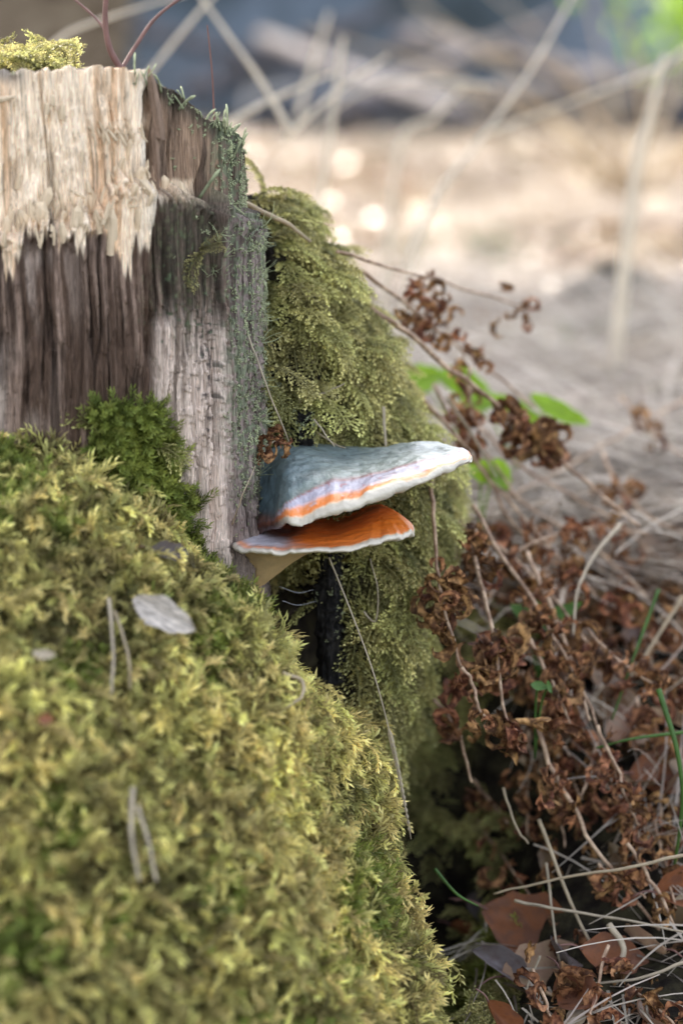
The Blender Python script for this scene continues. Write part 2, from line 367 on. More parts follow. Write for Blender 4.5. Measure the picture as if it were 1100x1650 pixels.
def surf_points(G, n, keep=None, jitter=1):
    """random points on a grid surface, area weighted, with normals"""
    N = normals(G); A = np.linalg.norm(np.cross(G[1:, :-1]-G[:-1, :-1], G[:-1, 1:]-G[:-1, :-1]), axis=-1)
    pr = A.ravel()/A.sum(); idx = rng.choice(len(pr), n, p=pr); i, j = np.unravel_index(idx, A.shape); u, v = rng.random(n), rng.random(n)
    def ip(Q): return Q[i, j]*((1-u)*(1-v))[:, None]+Q[i+1, j]*(u*(1-v))[:, None]+Q[i, j+1]*((1-u)*v)[:, None]+Q[i+1, j+1]*(u*v)[:, None]
    p, nn = ip(G), unit(ip(N))
    if keep is not None:
        k = keep(p); p, nn = p[k], nn[k]
    return p, nn

# ------------------------------------------------------------------ foreground moss mound
def disp(G, amp, f, seed, o=4):
    N = normals(G); return G+N*(amp*fbm(G[..., 0]*f, G[..., 1]*f, G[..., 2]*f, seed, o))[..., None]
rows = [
 [(-300,600,-.04),(0,670,-.05),(130,690,-.055),(210,780,-.055),(310,875,-.05),(385,960,-.035),(432,1045,-.005),(525,1130,.02),(590,1180,.03),(600,1200,.07)],
 [(-300,780,-.13),(0,760,-.13),(130,790,-.125),(220,860,-.115),(320,930,-.10),(405,1000,-.07),(458,1090,-.04),(545,1160,-.02),(618,1200,.0),(615,1230,.07)],
 [(-300,1050,-.22),(0,1000,-.21),(130,1010,-.20),(240,1040,-.18),(350,1080,-.15),(450,1120,-.12),(540,1180,-.09),(600,1240,-.06),(642,1320,-.03),(630,1340,.06)],
 [(-300,1300,-.29),(0,1250,-.27),(140,1250,-.25),(270,1260,-.225),(390,1280,-.19),(490,1300,-.16),(575,1340,-.125),(635,1390,-.09),(672,1440,-.05),(650,1440,.05)],
 [(-300,1550,-.34),(0,1500,-.32),(150,1500,-.30),(290,1500,-.27),(420,1500,-.235),(530,1500,-.20),(620,1520,-.165),(685,1540,-.12),(715,1560,-.07),(690,1560,.03)],
 [(-300,1850,-.40),(0,1800,-.38),(150,1800,-.36),(290,1800,-.33),(420,1800,-.295),(530,1790,-.26),(630,1780,-.21),(710,1760,-.16),(745,1740,-.10),(720,1720,.02)],
 [(-300,2300,-.43),(0,2300,-.42),(150,2300,-.40),(290,2300,-.37),(420,2280,-.34),(530,2250,-.30),(640,2200,-.25),(730,2100,-.20),(780,1950,-.13),(760,1850,.0)]]
rows = [[(a-(46 if i < 3 else 58)*min(1, max(0, (a-380)/200)), b+(14 if i == 0 else 8)+(34 if i < 2 else 12 if i == 2 else 0)*max(0, min(1, (400-a)/120)), c) for a, b, c in q] for i, q in enumerate(rows)]
G1 = patch(rows, 130, 150); n0 = normals(G1)
if n0[60, 60, 1] > 0: G1 = G1[:, ::-1]
G1 = disp(G1, .02, 24, 31); F1 = gridF(*G1.shape[:2])
o = link('mound', mesh('mound', G1.reshape(-1, 3), F1, M_mossbase)); o['kind'] = 'structure'
def down_tangent(n, j=.5):
    g = np.array([0, 0, -1.]) + rng.normal(0, j, n.shape); return g
def moss(name, coll, G, n, scl, keep, label, tilt=.35, j=.5, cat='moss', sink=.003):
    p, nn = surf_points(G, n, keep); p = p-nn*sink
    z = unit(nn+np.array([0, 0, .35])+rng.normal(0, tilt, nn.shape)); s = scl*rng.uniform(.7, 1.3, len(p))
    return scatter(name, coll, p, z, down_tangent(nn, j), s, label, cat)
def not_right(p):   # the wrap-round flank is bare soil; bright-green pockets
    px, py = proj(p); e = np.interp(py, [900, 1080, 1200, 1330, 1450, 1560, 1700, 1900], [470, 520, 578, 604, 632, 668, 704, 738]); return (px < e+3)
def pocket(p):
    px, py = proj(p); q = fbm(px/110, py/110, 0, 77, 3); return q > .27
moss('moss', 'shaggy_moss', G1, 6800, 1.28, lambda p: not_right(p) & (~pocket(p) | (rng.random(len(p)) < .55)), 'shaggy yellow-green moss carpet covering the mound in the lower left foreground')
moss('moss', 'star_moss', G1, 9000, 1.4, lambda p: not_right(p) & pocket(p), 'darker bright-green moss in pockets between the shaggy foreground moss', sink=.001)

# ------------------------------------------------------------------ back moss mound (buttress root behind the stump)
rows = [
 [(300,262,.24),(335,268,.19),(375,274,.15),(392,283,.145),(410,291,.155),(425,297,.18),(440,300,.26)],
 [(300,380,.22),(340,385,.15),(400,335,.115),(440,330,.11),(462,345,.13),(480,352,.17),(500,352,.26)],
 [(300,480,.22),(340,480,.14),(420,460,.10),(490,440,.09),(545,440,.11),(570,440,.16),(590,440,.26)],
 [(300,580,.22),(340,580,.14),(430,560,.09),(520,540,.075),(590,530,.10),(618,530,.15),(640,530,.27)],
 [(300,680,.22),(340,680,.14),(430,650,.09),(540,630,.07),(630,620,.095),(665,620,.14),(690,620,.27)],
 [(300,760,.24),(380,760,.16),(470,740,.10),(580,720,.07),(680,710,.09),(712,710,.14),(735,710,.27)],
 [(300,840,.28),(440,840,.20),(540,820,.09),(640,810,.065),(715,800,.085),(750,800,.14),(770,800,.27)],
 [(300,930,.30),(500,930,.20),(548,920,.075),(620,900,.06),(690,890,.08),(722,890,.13),(745,890,.25)],
 [(300,1010,.30),(500,1010,.20),(550,1010,.06),(590,1000,.045),(640,1000,.06),(676,1000,.10),(700,1000,.22)],
 [(300,1100,.30),(500,1100,.20),(553,1090,.055),(580,1090,.045),(620,1090,.05),(655,1090,.08),(680,1090,.20)],
 [(300,1200,.30),(500,1200,.20),(565,1190,.06),(585,1190,.055),(610,1190,.06),(632,1190,.09),(650,1190,.20)],
 [(300,1450,.30),(500,1450,.20),(570,1430,.08),(590,1430,.07),(610,1430,.08),(630,1430,.10),(640,1430,.20)]]
rows = [[(a-(78 if b < 620 else 84)*min(1, max(0, (a-(400 if b < 860 else 540))/180)), b+14*(b < 700)+14*(b < 420), c) for a, b, c in q] for q in rows]
G2 = patch(rows, 150, 110)
if normals(G2)[75, 60, 1] > 0: G2 = G2[:, ::-1]
G2 = disp(G2, .012, 26, 41)
px2, py2 = proj(G2)
o = link('mound', mesh('mound', G2.reshape(-1, 3), gridF(*G2.shape[:2]), M_soil)); o['kind'] = 'structure'
def back_keep(p):
    px, py = proj(p); hole = (px < np.interp(py, [840, 880, 1000, 1180], [420, 545, 560, 575])) & (py > 855)
    thin = (fbm(px/45, py/45, 0, 5, 3) > .42) & (py > 600) & (px < 600)
    return ~hole & ~(thin & (rng.random(len(p)) < .8)) & (py < 1220)
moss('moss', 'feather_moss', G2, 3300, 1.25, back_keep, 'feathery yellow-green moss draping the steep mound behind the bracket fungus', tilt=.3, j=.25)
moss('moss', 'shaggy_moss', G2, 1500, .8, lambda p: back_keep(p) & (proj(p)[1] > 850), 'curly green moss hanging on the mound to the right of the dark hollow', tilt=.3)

# ------------------------------------------------------------------ tree stump
stump = empty('tree_stump', (-.222, .04, .0), 'broken rotten tree stump with pale splintered wood above a dark weathered face', 'tree stump')
cx, cy, rx, ry = -.222, .045, .158, .115
th = np.radians(np.concatenate([np.linspace(-200, -92, 26)[:-1], np.linspace(-92, 12, 520), np.linspace(12, 160, 34)[1:-1]]))
def sup(t, n=2.7): return np.sign(np.cos(t))*np.abs(np.cos(t))**(2/n), np.sign(np.sin(t))*np.abs(np.sin(t))**(2/n)
cxs, sns = sup(th); bx, by = cx+rx*cxs, cy+ry*sns
TOPX = [-800, -300, -60, 0, 30, 60, 120, 160, 200, 232, 240, 262, 300, 318, 332, 350, 364, 378, 392, 430]
TOPY = [118, 112, 110, 111, 116, 113, 109, 110, 110, 114, 128, 134, 152, 176, 196, 206, 214, 236, 262, 330]
def px_at(x, y): return 550+(x-CAM[0])/((y-CAM[1])*math.cos(PITCH)+.05)/K
pxb = 550+bx/((by-CAM[1])*math.cos(PITCH)+(-.22)*-math.sin(PITCH)*-1*0+.0)/K*1.0
pxb, _ = proj(np.stack([bx, by, np.full_like(bx, .5)], -1))
def topz(x, y):
    p, _ = proj(np.stack([x, y, np.full_like(x, .5)], -1)); py = np.interp(p, TOPX, TOPY)+5*vn(p/11, 0, 0, 3)+3.5*vn(p/3.2, 4, 0, 3)+2*vn(p/1.4, 2, 0, 4)
    yy = np.minimum(y, .0)*.0-.03; d = ray(p, py); t = (np.clip(y, -.07, .06)-CAM[1])/d[:, 1]; return (CAM+d*t[:, None])[:, 2]
tz = topz(bx, by)-.004*sstep(0, .1, by)
nr = 500; zl = .20
fr = np.concatenate([np.linspace(-.06, zl, 12)[:-1], np.full(nr, np.nan)])
Zs = np.zeros((len(fr), len(th)))
for k in range(len(fr)):
    Zs[k] = fr[k] if k < 11 else lerp(zl, tz, (k-11)/(nr-1))
Gs = np.stack([np.broadcast_to(bx, Zs.shape), np.broadcast_to(by, Zs.shape), Zs], -1).copy()
SX, SY = proj(Gs)
NS = normals(Gs); 
if NS[200, 200, 1] > 0: NS = -NS
arc = np.concatenate([[0], np.cumsum(np.hypot(np.diff(bx), np.diff(by)))])[None, :]+0*Zs
wz = Zs+.006*vn(arc*60, Zs*14, 0, 1); wa = arc+.0025*vn(arc*30, Zs*22, 0, 2)
def strands(f, seed):
    q = wa*f+.3*vn(wa*f*.7, 1, 0, seed); i = np.floor(q); fr_ = q-i; return (.5+.5*_h(i.astype(np.int64), 0*i.astype(np.int64), 0*i.astype(np.int64), seed))*(1-np.abs(2*fr_-1)**1.5)
jag = -46*strands(130, 11)-34*strands(300, 12)-16*strands(700, 13)+34
edge = np.interp(SX, [-50, 0, 60, 100, 150, 175, 200, 245, 262, 300, 330, 350, 400], [372, 366, 355, 352, 330, 300, 288, 286, 300, 318, 330, 352, 360])
d = .0035*fbm(arc*22, Zs*7, 0, 4, 3)
fib = lambda f, zf, s: 1-2*np.abs(vn(wa*f, wz*zf, 0, s))
d += .0010*fib(330, 22, 21)+.0009*fib(700, 34, 22)+.0006*fib(1300, 60, 23)+.0007*fbm(arc*260, Zs*120, 0, 24, 3)
crack = sstep(.62, .98, fib(90, 9, 25)*.5+fib(260, 16, 26)*.6)*sstep(-.2, .3, vn(arc*50, Zs*25, 0, 27)); d -= .0035*crack
d += .0022*np.round(2.2*vn(wa*160, wz*16, 0, 28))*.5
low = sstep(-5, 9, SY-(edge+jag*.6)); right = sstep(236, 246, SX)
d += .011*low                                      # the weathered shell stands proud of the fresh break
d -= .016*np.exp(-((SX-(240+.03*(SY-200)+3*vn(SY/22, 0)))/5.5)**2)*sstep(120, 170, SY)*sstep(318, 285, SY)   # deep split
d -= .006*right*sstep(330, 300, SY)*sstep(325, 300, SX)
d += .004*sstep(318, 330, SX)-.007*np.exp(-((SX-(322+3*vn(SY/30, 2)))/3.5)**2)*sstep(240, 320, SY)
d -= .006*np.exp(-((SX-(228+.05*(SY-500)+4*vn(SY/40, 9)))/6)**2)*sstep(480, 560, SY)
d -= .010*sstep(150, 210, SX)*sstep(300, 262, SX-(SY-760)*.25)*sstep(640, 740, SY)   # rotted pocket behind the green moss
br = (fbm(arc*300, Zs*240, 0, 51, 3) > .18)*1.; d += .0012*br*sstep(230, 300, SX)*sstep(380, 560, SY)
ledge = np.exp(-((SY-(edge+jag*.6+12))/16)**2); d += .003*ledge*vn(arc*600, Zs*300, 0, 15)+.0015*ledge
torn = np.exp(-((SX-195)/40)**2-((SY-215)/14)**2)+np.exp(-((SX-90)/60)**2-((SY-250)/50)**2)*.5; d += .003*torn*vn(arc*700, Zs*220, 0, 16)
Gd = Gs+NS*d[..., None]
# colours of the wood itself
def C(*c): return np.array(c)
n1 = fbm(wa*90, wz*8, 0, 61, 4); n2 = fbm(wa*420, wz*14, 0, 62, 3); n3 = fbm(arc*25, Zs*18, 0, 63, 3); n4 = fbm(arc*500, Zs*400, 0, 64, 2)
pale = lerp(C(.92, .72, .52), C(.68, .43, .25), sstep(-.1, .5, n1+.5*n2)[..., None])
pale = lerp(pale, C(.34, .19, .10), (sstep(.35, .75, n2+.3*n1)*.5)[..., None]); pale = lerp(pale, C(.70, .62, .52), (sstep(.1, .5, -n1)*sstep(90, 220, SX)*.6)[..., None])
brown = lerp(C(.085, .052, .036), C(.30, .205, .155), sstep(-.25, .55, n2+.6*n1)[..., None]); brown = lerp(brown, C(.03, .019, .014), sstep(.12, .5, n1-.3*n2+.25*n3)[..., None]*.8)
pink = lerp(C(.64, .50, .41), C(.28, .21, .165), sstep(-.2, .5, n2+.4*n1)[..., None]); pink = lerp(pink, C(.05, .04, .04), sstep(.28, .5, n4*.7+.5*n3+.3*n2)[..., None]*.8)
col = brown
pk = sstep(225, 245, SX+14*n1+.00*SY)*sstep(470, 560, SY+60*n1)*sstep(345, 330, SX+6*n2); pk = np.maximum(pk, .6*sstep(.05, .3, n3)*sstep(110, 20, SX)*sstep(520, 620, SY))
pk = np.maximum(pk, .5*sstep(.2, .5, -n1)*sstep(150, 60, SX)*sstep(380, 420, SY)*sstep(560, 480, SY))
col = lerp(col, pink, pk[..., None])
jag2 = 130*strands(85, 17)**1.3+60*strands(240, 18)+24*strands(600, 19)-60
pedge = np.interp(SX, [-50, 0, 60, 100, 150, 185, 215, 235, 250, 262, 300], [400, 400, 385, 375, 380, 395, 400, 345, 300, 285, 270])
pm = sstep(10, -8, SY-(pedge+jag2*.45+24*n2)+6*n2)*sstep(268, 250, SX+.0*SY)
col = lerp(col, pale, pm[..., None])
rb = sstep(240, 248, SX)*sstep(345, 335, SX)*sstep(330, 300, SY+12*n1)                       # brown torn wood right of the split
col = lerp(col, lerp(C(.34, .225, .15), C(.15, .10, .07), sstep(-.2, .4, n2+.5*n1)[..., None]), rb[..., None])
pp = sstep(256, 264, SX)*sstep(318, 306, SX)*sstep(285, 296, SY+.1*jag)*sstep(338, 322, SY+.4*jag); col = lerp(col, pale*.85, (pp*.9)[..., None])
gd = sstep(222, 268, SX+34*n3+14*n2)*sstep(338, 318, SX+10*n1)*sstep(296, 330, SY+10*n1)*sstep(590, 430, SY+70*n1-110*strands(160, 33)+60-(SX-230)*.4)*(.8+.4*n4)
gd = np.clip(gd, 0, 1)
col = lerp(col, lerp(C(.040, .038, .026), C(.10, .10, .055), sstep(0, .5, n4+.4*n2)[..., None]), (gd*.93)[..., None])
top_d = sstep(30, 6, SY-np.interp(SX, TOPX, TOPY))*sstep(-.2, .3, n3+.5*n4-.35*sstep(80, 160, SX)*sstep(232, 200, SX)); col = lerp(col, C(.22, .20, .19), (top_d*.75*sstep(60, 10, SX))[..., None])
col = lerp(col, C(.05, .045, .035), (sstep(50, 8, SY-np.interp(SX, TOPX, TOPY))*sstep(228, 240, SX)*.85)[..., None])
lk = sstep(322, 345, SX+8*n1); lk2 = sstep(-.15, .25, n4+.5*n3)
rid = lerp(C(.26, .20, .175), C(.075, .055, .045), sstep(-.1, .4, n2+.3*n1)[..., None]); col = lerp(col, rid, (lk*sstep(300, 340, SY))[..., None])
col = lerp(col, C(.17, .20, .12), (lk*lk2*.75*sstep(850, 700, SY))[..., None])
speck = sstep(.42, .6, n4)*sstep(190, 260, SX)*sstep(300, 420, SY)*.6; col = lerp(col, C(.13, .18, .10), (speck*(1-lk)*sstep(620, 500, SY))[..., None])
ff = fib(950, 24, 71)*.6+fib(430, 12, 72)*.5; col = col*lerp(1.12, .55, sstep(-.05, -.75, ff))[..., None]
col = lerp(col, col*.35, (crack*.7*(1-pm*.6))[..., None])
nz_, nt_ = Zs.shape
# top: rotten rim then dark core
rings = 26; capV = []; capC = []
for k in range(1, rings+1):
    s = 1-k/rings; q = np.stack([cx+(Gd[-1, :, 0]-cx)*s, cy+(Gd[-1, :, 1]-cy)*s, Gd[-1, :, 2]*0], -1)
    pk_, _ = proj(np.stack([q[:, 0], q[:, 1], np.full(nt_, .5)], -1)); q[:, 2] = lerp(topz(q[:, 0], q[:, 1]), Gd[-1, :, 2], s**6)-.004*(1-s)-.006*np.abs(fbm(q[:, 0]*90, q[:, 1]*90, 0, 8, 3))*(1-s**8)
    capV.append(q); capC.append(lerp(C(.30, .24, .20), C(.06, .05, .04), sstep(-.2, .3, fbm(q[:, 0]*120, q[:, 1]*120, 0, 9, 3))[:, None]))
VV = np.vstack([Gd.reshape(-1, 3)]+capV); CC = np.vstack([col.reshape(-1, 3)]+capC)
F = gridF(nz_+rings, nt_, True)
me = mesh('stump_wood', rel(VV, stump), F, M_wood, {'Col': CC}); o = link('wood', me, stump)
if me.polygons[200*nt_+200].normal.y > 0: me.flip_normals()
def on_stump(px, py, out=.0):
    k = np.argmin((SX-px)**2+(SY-py)**2+(by[None, :] > .06)*1e6); i, j = np.unravel_index(k, SX.shape); return Gd[i, j]+NS[i, j]*out, NS[i, j]
# splinters: individual wedges of torn wood
def splinter(px, py, L_, w, ang, lean=.15, m=M_chip, out=.001):
    c, n = on_stump(px, py, out); t = Vector((math.sin(math.radians(ang)), -lean, math.cos(math.radians(ang)))).normalized(); nn = Vector(n); s = t.cross(nn).normalized(); nn = s.cross(t)
    V = []; 
    for k, (f, ww) in enumerate([(-.5, .75), (-.1, 1), (.3, .8), (.5, .12)]):
        for a, b in ((-1, -.4), (-.2, .9), (1, .5), (.6, -.6)):
            j = random.uniform(.8, 1.2); V.append(np.array(t)*L_*(f+random.uniform(-.04, .04))+np.array(s)*a*w*.5*ww*j+np.array(nn)*b*w*.35*ww*j)
    Fq = gridF(4, 4, True)+[(0, 1, 2, 3), (15, 14, 13, 12)]
    ob = link('splinter', mesh('splinter', np.array(V), Fq, m, smooth=False), stump); ob.location = Vector(c)-stump.location
for a in [(172, 370, .026, .0075, 4), (60, 345, .016, .011, 35), (40, 352, .012, .006, -30), (208, 243, .013, .004, 15), (196, 262, .008, .003, 20),
          (125, 312, .010, .0022, -62), (197, 330, .009, .002, 88), (75, 320, .014, .006, 28), (222, 300, .012, .005, -40), (205, 305, .009, .0045, 30),
          (180, 218, .008, .002, -35), (170, 222, .007, .002, -20), (190, 215, .009, .002, -45), (196, 224, .008, .0018, -28), (160, 214, .006, .0016, -15),
          (100, 180, .009, .004, 5), (76, 175, .007, .003, 2), (30, 290, .010, .004, 15), (92, 300, .010, .003, -8), (146, 330, .012, .006, -10), (240, 290, .012, .006, -55),
          (222, 282, .010, .005, 20), (118, 348, .013, .006, 12), (152, 355, .014, .005, -5), (212, 350, .014, .005, 6), (8, 160, .014, .003, 80), (84, 160, .006, .004, 0),
          (272, 300, .012, .006, 8), (288, 310, .012, .005, -6), (300, 322, .010, .004, 4), (10, 365, .014, .005, 10), (100, 372, .012, .004, -7), (132, 250, .007, .002, 5)]:
    splinter(*a)
splinter(251, 165, .040, .006, -8, m=mat('torn_brown_wood', (.25, .165, .115), .85, vary=.4, vscale=60, stretch=(8, 8, 1), bump=.001), out=.004)
splinter(258, 250, .040, .005, -3, m=bpy.data.materials['torn_brown_wood'], out=.001)
for i in range(70):
    x = random.uniform(2, 250); e = np.interp(x, [0, 60, 100, 150, 175, 200, 245], [366, 355, 352, 330, 300, 288, 286])
    splinter(x, e+random.gauss(0, 12), random.uniform(.006, .014), random.uniform(.0012, .003), random.gauss(0, 16), lean=random.uniform(-.1, .3), out=random.uniform(.0005, .002))
for i in range(26): splinter(random.uniform(140, 236), random.gauss(214, 7), random.uniform(.004, .008), random.uniform(.0008, .0014), random.gauss(-15, 25), out=.0012)
# lichen and moss growing on the stump
def stump_pts(n, f):
    k = rng.integers(12, nz_-1, n*14); j = rng.integers(30, 540, n*14); w = f(SX[k, j], SY[k, j]); m = rng.random(len(k)) < w; k, j = k[m][:n], j[m][:n]
    return Gd[k, j], NS[k, j]
def topdist(x, y): return y-np.interp(x, TOPX, TOPY)
p, n = stump_pts(2600, lambda x, y: np.clip(sstep(326, 352, x)*.9*sstep(880, 760, y)+sstep(.25, .5, fbm(x/16, y/16, 0, 88, 3))*sstep(245, 300, x)*sstep(520, 420, y)*.7+sstep(22, 6, topdist(x, y))*sstep(236, 250, x)+.5*sstep(14, 5, topdist(x, y))*sstep(50, 20, x), 0, 1)*(.35+.65*sstep(-.1, .25, fbm(x/13, y/22, 0, 89, 3))))
scatter('lichen', 'lichen_crumbs', p, n+rng.normal(0, .3, n.shape), rng.normal(0, 1, n.shape), rng.uniform(.25, .6, len(p)), 'crumbly grey-green lichen crusting the right ridge and sloping top of the stump', 'lichen')
p, n = stump_pts(60, lambda x, y: sstep(345, 375, x)*sstep(330, 380, y)*sstep(780, 700, y)+.35*sstep(300, 330, x)*sstep(300, 340, y)*sstep(480, 420, y))
scatter('lichen', 'lichen_wisps', p, n*.6+np.array([.7, 0, .6])+rng.normal(0, .4, n.shape), rng.normal(0, 1, n.shape), rng.uniform(.5, 1.1, len(p)), 'wispy pale lichen threads hanging from the right edge of the stump', 'lichen')
p, n = stump_pts(1500, lambda x, y: np.exp(-((x-215-(y-760)*.22)/48)**4)*sstep(655, 720, y+10)*sstep(950, 900, y))
scatter('moss', 'star_moss', p+n*.002, n*.8+np.array([0, 0, .8])+rng.normal(0, .35, n.shape), down_tangent(n), rng.uniform(.8, 1.7, len(p)), 'bright green moss clump filling the rotted pocket low on the stump face', 'moss')
q = np.stack([rng.uniform(-.40, -.155, 900), rng.uniform(-.02, .12, 900), np.zeros(900)], -1); q[:, 2] = topz(q[:, 0], q[:, 1])-.002
qx, _ = proj(q); k = (fbm(q[:, 0]*30, q[:, 1]*30, 0, 66, 2) > -.25) & ((qx < 70) | (rng.random(900) < .35)) & (qx < 130); q = q[k]
scatter('moss', 'feather_moss', q, np.array([[0, 0, 1.]])+rng.normal(0, .3, q.shape), rng.normal(0, 1, q.shape), rng.uniform(.6, 1.0, len(q)), 'sunlit yellow moss tuft on the flat top of the stump', 'moss')
def sprig(px, py, out, zd, xd, s, label, kind='feather_moss', idx=0, parent=None):
    c, n = on_stump(px, py, out) if out is not None else (P(px, py, parent), None)
    z = Vector(zd).normalized(); x = Vector(xd); x = (x-z*x.dot(z)).normalized(); y = z.cross(x)
    o = bpy.data.objects.new('moss_sprig', PC[kind][0].objects[idx].data); COL.objects.link(o)
    o.matrix_world = Matrix.Translation(Vector(c)) @ Matrix((x, y, z)).transposed().to_4x4() @ Matrix.Scale(s, 4)
    return tag(o, label, 'moss')
sprig(300, 405, .004, (-.2, -1, .1), (-.6, 0, -1), .8, 'single feathery moss sprig with branched tips on the dark upper stump face', idx=0)
sprig(292, 400, .005, (.3, -1, .4), (.9, 0, .3), .65, 'short moss sprig spreading sideways from the dark upper stump face', idx=1)
sprig(375, 590, .004, (.7, -.5, .6), (.8, -.2, -1), 1.15, 'yellow moss frond drooping over the right edge of the stump', idx=2)
sprig(370, 625, .004, (.6, -.6, .4), (.4, -.2, -1), .9, 'lower yellow moss frond hanging along the right edge of the stump', idx=3)
sprig(150, 690, .004, (-.5, -.4, .9), (-.6, -.2, .8), 1.2, 'long pale moss sprig leaning left above the green moss clump', idx=4)
sprig(235, 720, .006, (.5, -.6, .5), (.8, -.3, -.2), 1.0, 'pale moss sprig curling right above the green moss clump', idx=5)
# finger lichens along the sloping edge
def finger(seed):
    random.seed(seed); pts = arc_strand(random.uniform(.009, .014), random.uniform(0, 6.3), 1.5, random.uniform(-.4, .9), 7)
    V, F = tube(pts, np.array([.0007, .0006, .00055, .0006, .0006, .0007, .0003]), 7, wob=.25, seed=seed); return mesh('finger_lichen', V, F, M_lichen, {'g': np.repeat(np.linspace(.5, 1, 7), 7)})
fm = [finger(i) for i in range(6)]
for i in range(34):
    px = random.uniform(206, 376); c, n = on_stump(px, np.interp(px, TOPX, TOPY)+random.uniform(1, 26), .0005)
    o = bpy.data.objects.new('finger_lichen', fm[i % 6]); COL.objects.link(o); o.location = c; s = random.uniform(.55, 1.15)
    o.rotation_euler = (random.uniform(.0, .7), random.uniform(-.4, .5), random.uniform(0, 6.3)); o.scale = (s, s, s)
    tag(o, 'pale grey-green finger lichen standing on the sloping upper right edge of the stump', 'lichen', 'finger lichens on the stump edge')
for i, (px, py, s, lab) in enumerate([(322, 320, 1.6, 'tall curled cup lichen beside the split near the right ridge'), (302, 178, 1.3, 'plump finger lichen with wavy stalk below the sloping edge'), (356, 262, 1.1, 'hooked cup lichen at the notch on the right ridge')]):
    c, n = on_stump(px, py, .0005); o = bpy.data.objects.new('cup_lichen', fm[i]); COL.objects.link(o); o.location = c; o.scale = (s,)*3; o.rotation_euler = (.5, .2, 1); tag(o, lab, 'lichen')

# ------------------------------------------------------------------ bracket fungus
fung = empty('bracket_fungus', P(430, 850, .03), 'two-tiered red-belted bracket fungus with grey crust, orange belt and white rim', 'fungus')
pw_ = 2.3; drop = 1.0
def shelf(rim_ctrl, apex, root, prof_top, prof_bot, colf, nphi=260, bumpy=.0012, seed=0, name='cap', label=None):
    rc = [P(*c) for c in rim_ctrl]; rc = rc+[rc[0], rc[1], rc[2]]; R = catmull(rc, nphi*len(rc)//(len(rc)-3+0)+1)
    L0 = len(rim_ctrl); full = catmull([rc[-4]]+rc[:L0]+[rc[0], rc[1]], 60*(L0+2)+1); R = full[60:60+60*L0]; R = R[np.linspace(0, len(R)-1, nphi, endpoint=False).astype(int)]
    rings = []; T = []
    a0, a1 = P(*apex[0]), P(*apex[1]); sg = a1-a0; u_ = np.clip(((R-a0)[:, :2]@sg[:2])/(sg[:2]@sg[:2]), 0, 1); u_ = u_*u_*(3-2*u_)*.6+.4*u_; A = a0+u_[:, None]*sg; A[:, 2] += .002*np.sin(u_*7+1); B = P(*root); fi = np.arange(nphi)/nphi*2*math.pi; R = R*1; wv = vn(np.cos(fi)*5, np.sin(fi)*5, 0, 91)*.0020+vn(np.cos(fi)*23, np.sin(fi)*23, 0, 92)*.0006; zw = wv
    for t, h in prof_top:
        q = lerp(R, A, t); q[:, 2] = lerp(R[:, 2], A[:, 2], 1-(1-t)**pw_)+zw*(1-t)**5; rings.append(q+np.array([0, 0, 1.])*h); T.append(np.full(nphi, t))
    top = np.array(rings[::-1]); tt = np.array(T[::-1])        # apex -> rim
    arcl = np.linspace(0, 2*math.pi, nphi, endpoint=False)
    bot = np.array([np.concatenate([lerp(R, B, t)[:, :2], lerp(R[:, 2], B[2], t**drop)[:, None]], 1)+np.array([0, 0, 1.])*((zw*(1-t)**5)[:, None]-h) for t, h in prof_bot]); tb = np.array([np.full(nphi, -t) for t, _ in prof_bot])
    return R, top, tt, bot, tb
def bulge(n, k, h): return None
def build_cap(name, rim, apex, root, ptop, pbot, colf, colb, seed, label=None, amp=.0016, ctr=None):
    R, top, tt, bot, tb = shelf(rim, apex, root, ptop, pbot, None)
    allg = np.concatenate([top, bot]); n = len(allg); N = np.zeros_like(allg)
    a = np.gradient(allg, axis=0); b = (np.roll(allg, -1, 1)-np.roll(allg, 1, 1)); N = unit(np.cross(a, b)+1e-9)
    if N[len(top)//2, :, 2].mean() < 0: N = -N
    w = np.clip(1-np.abs(np.concatenate([tt, tb]))*0, 0, 1)
    big = fbm(allg[..., 0]*38, allg[..., 1]*38, allg[..., 2]*38, seed, 3); sm = fbm(allg[..., 0]*190, allg[..., 1]*190, allg[..., 2]*190, seed+5, 3)
    allg = allg+N*((amp*2.0*big+amp*.55*sm)*w)[..., None]
    c = np.concatenate([colf(top, tt), colb(bot, tb)]); nt = len(top)+3; nphi = allg.shape[1]
    cap = link(name, mesh(name, rel(allg[:nt].reshape(-1, 3), fung), gridF(nt, nphi, True), M_cap, {'Col': c[:nt].reshape(-1, 3)}), fung)
    if label: cap['label'] = label
    pg = allg[nt-1:]; po = link('pore_surface', mesh('pore_surface', rel(pg.reshape(-1, 3), fung), gridF(len(pg), nphi, True), M_pore, {'Col': c[nt-1:].reshape(-1, 3)}), cap)
    return cap
def prof(h0, n=46, e=.62):
    # round lip, belt, then dome. (t towards apex, extra height)
    out = []
    for i in range(n):
        t = (i/(n-1))**1.6; lip = .0017*math.sqrt(max(0, 1-(1-min(1, t/.035))**2)); dome = h0*(math.sin(math.pi*min(1, t)**e)); out.append((t, lip+dome))
    return out
def pbot(th_, n=26): return [((i+1)/n, (.0015*math.sqrt(max(0, 1-(1-min(1, (i+1)/n/.06))**2)))+th_*math.sin(math.pi*((i+1)/n)**.8)) for i in range(n)]
def stops(t, ss):
    r = np.zeros(t.shape+(3,)); xs_ = [s[0] for s in ss]
    for k in range(3): r[..., k] = np.interp(t, xs_, [s[1][k] for s in ss])
    return r
WHITE, CREAM, ORANGE, LAV, GREY, GREEN, DRED = (.56, .49, .39), (.72, .60, .40), (.80, .22, .045), (.38, .345, .40), (.14, .18, .18), (.22, .25, .215), (.05, .012, .012)
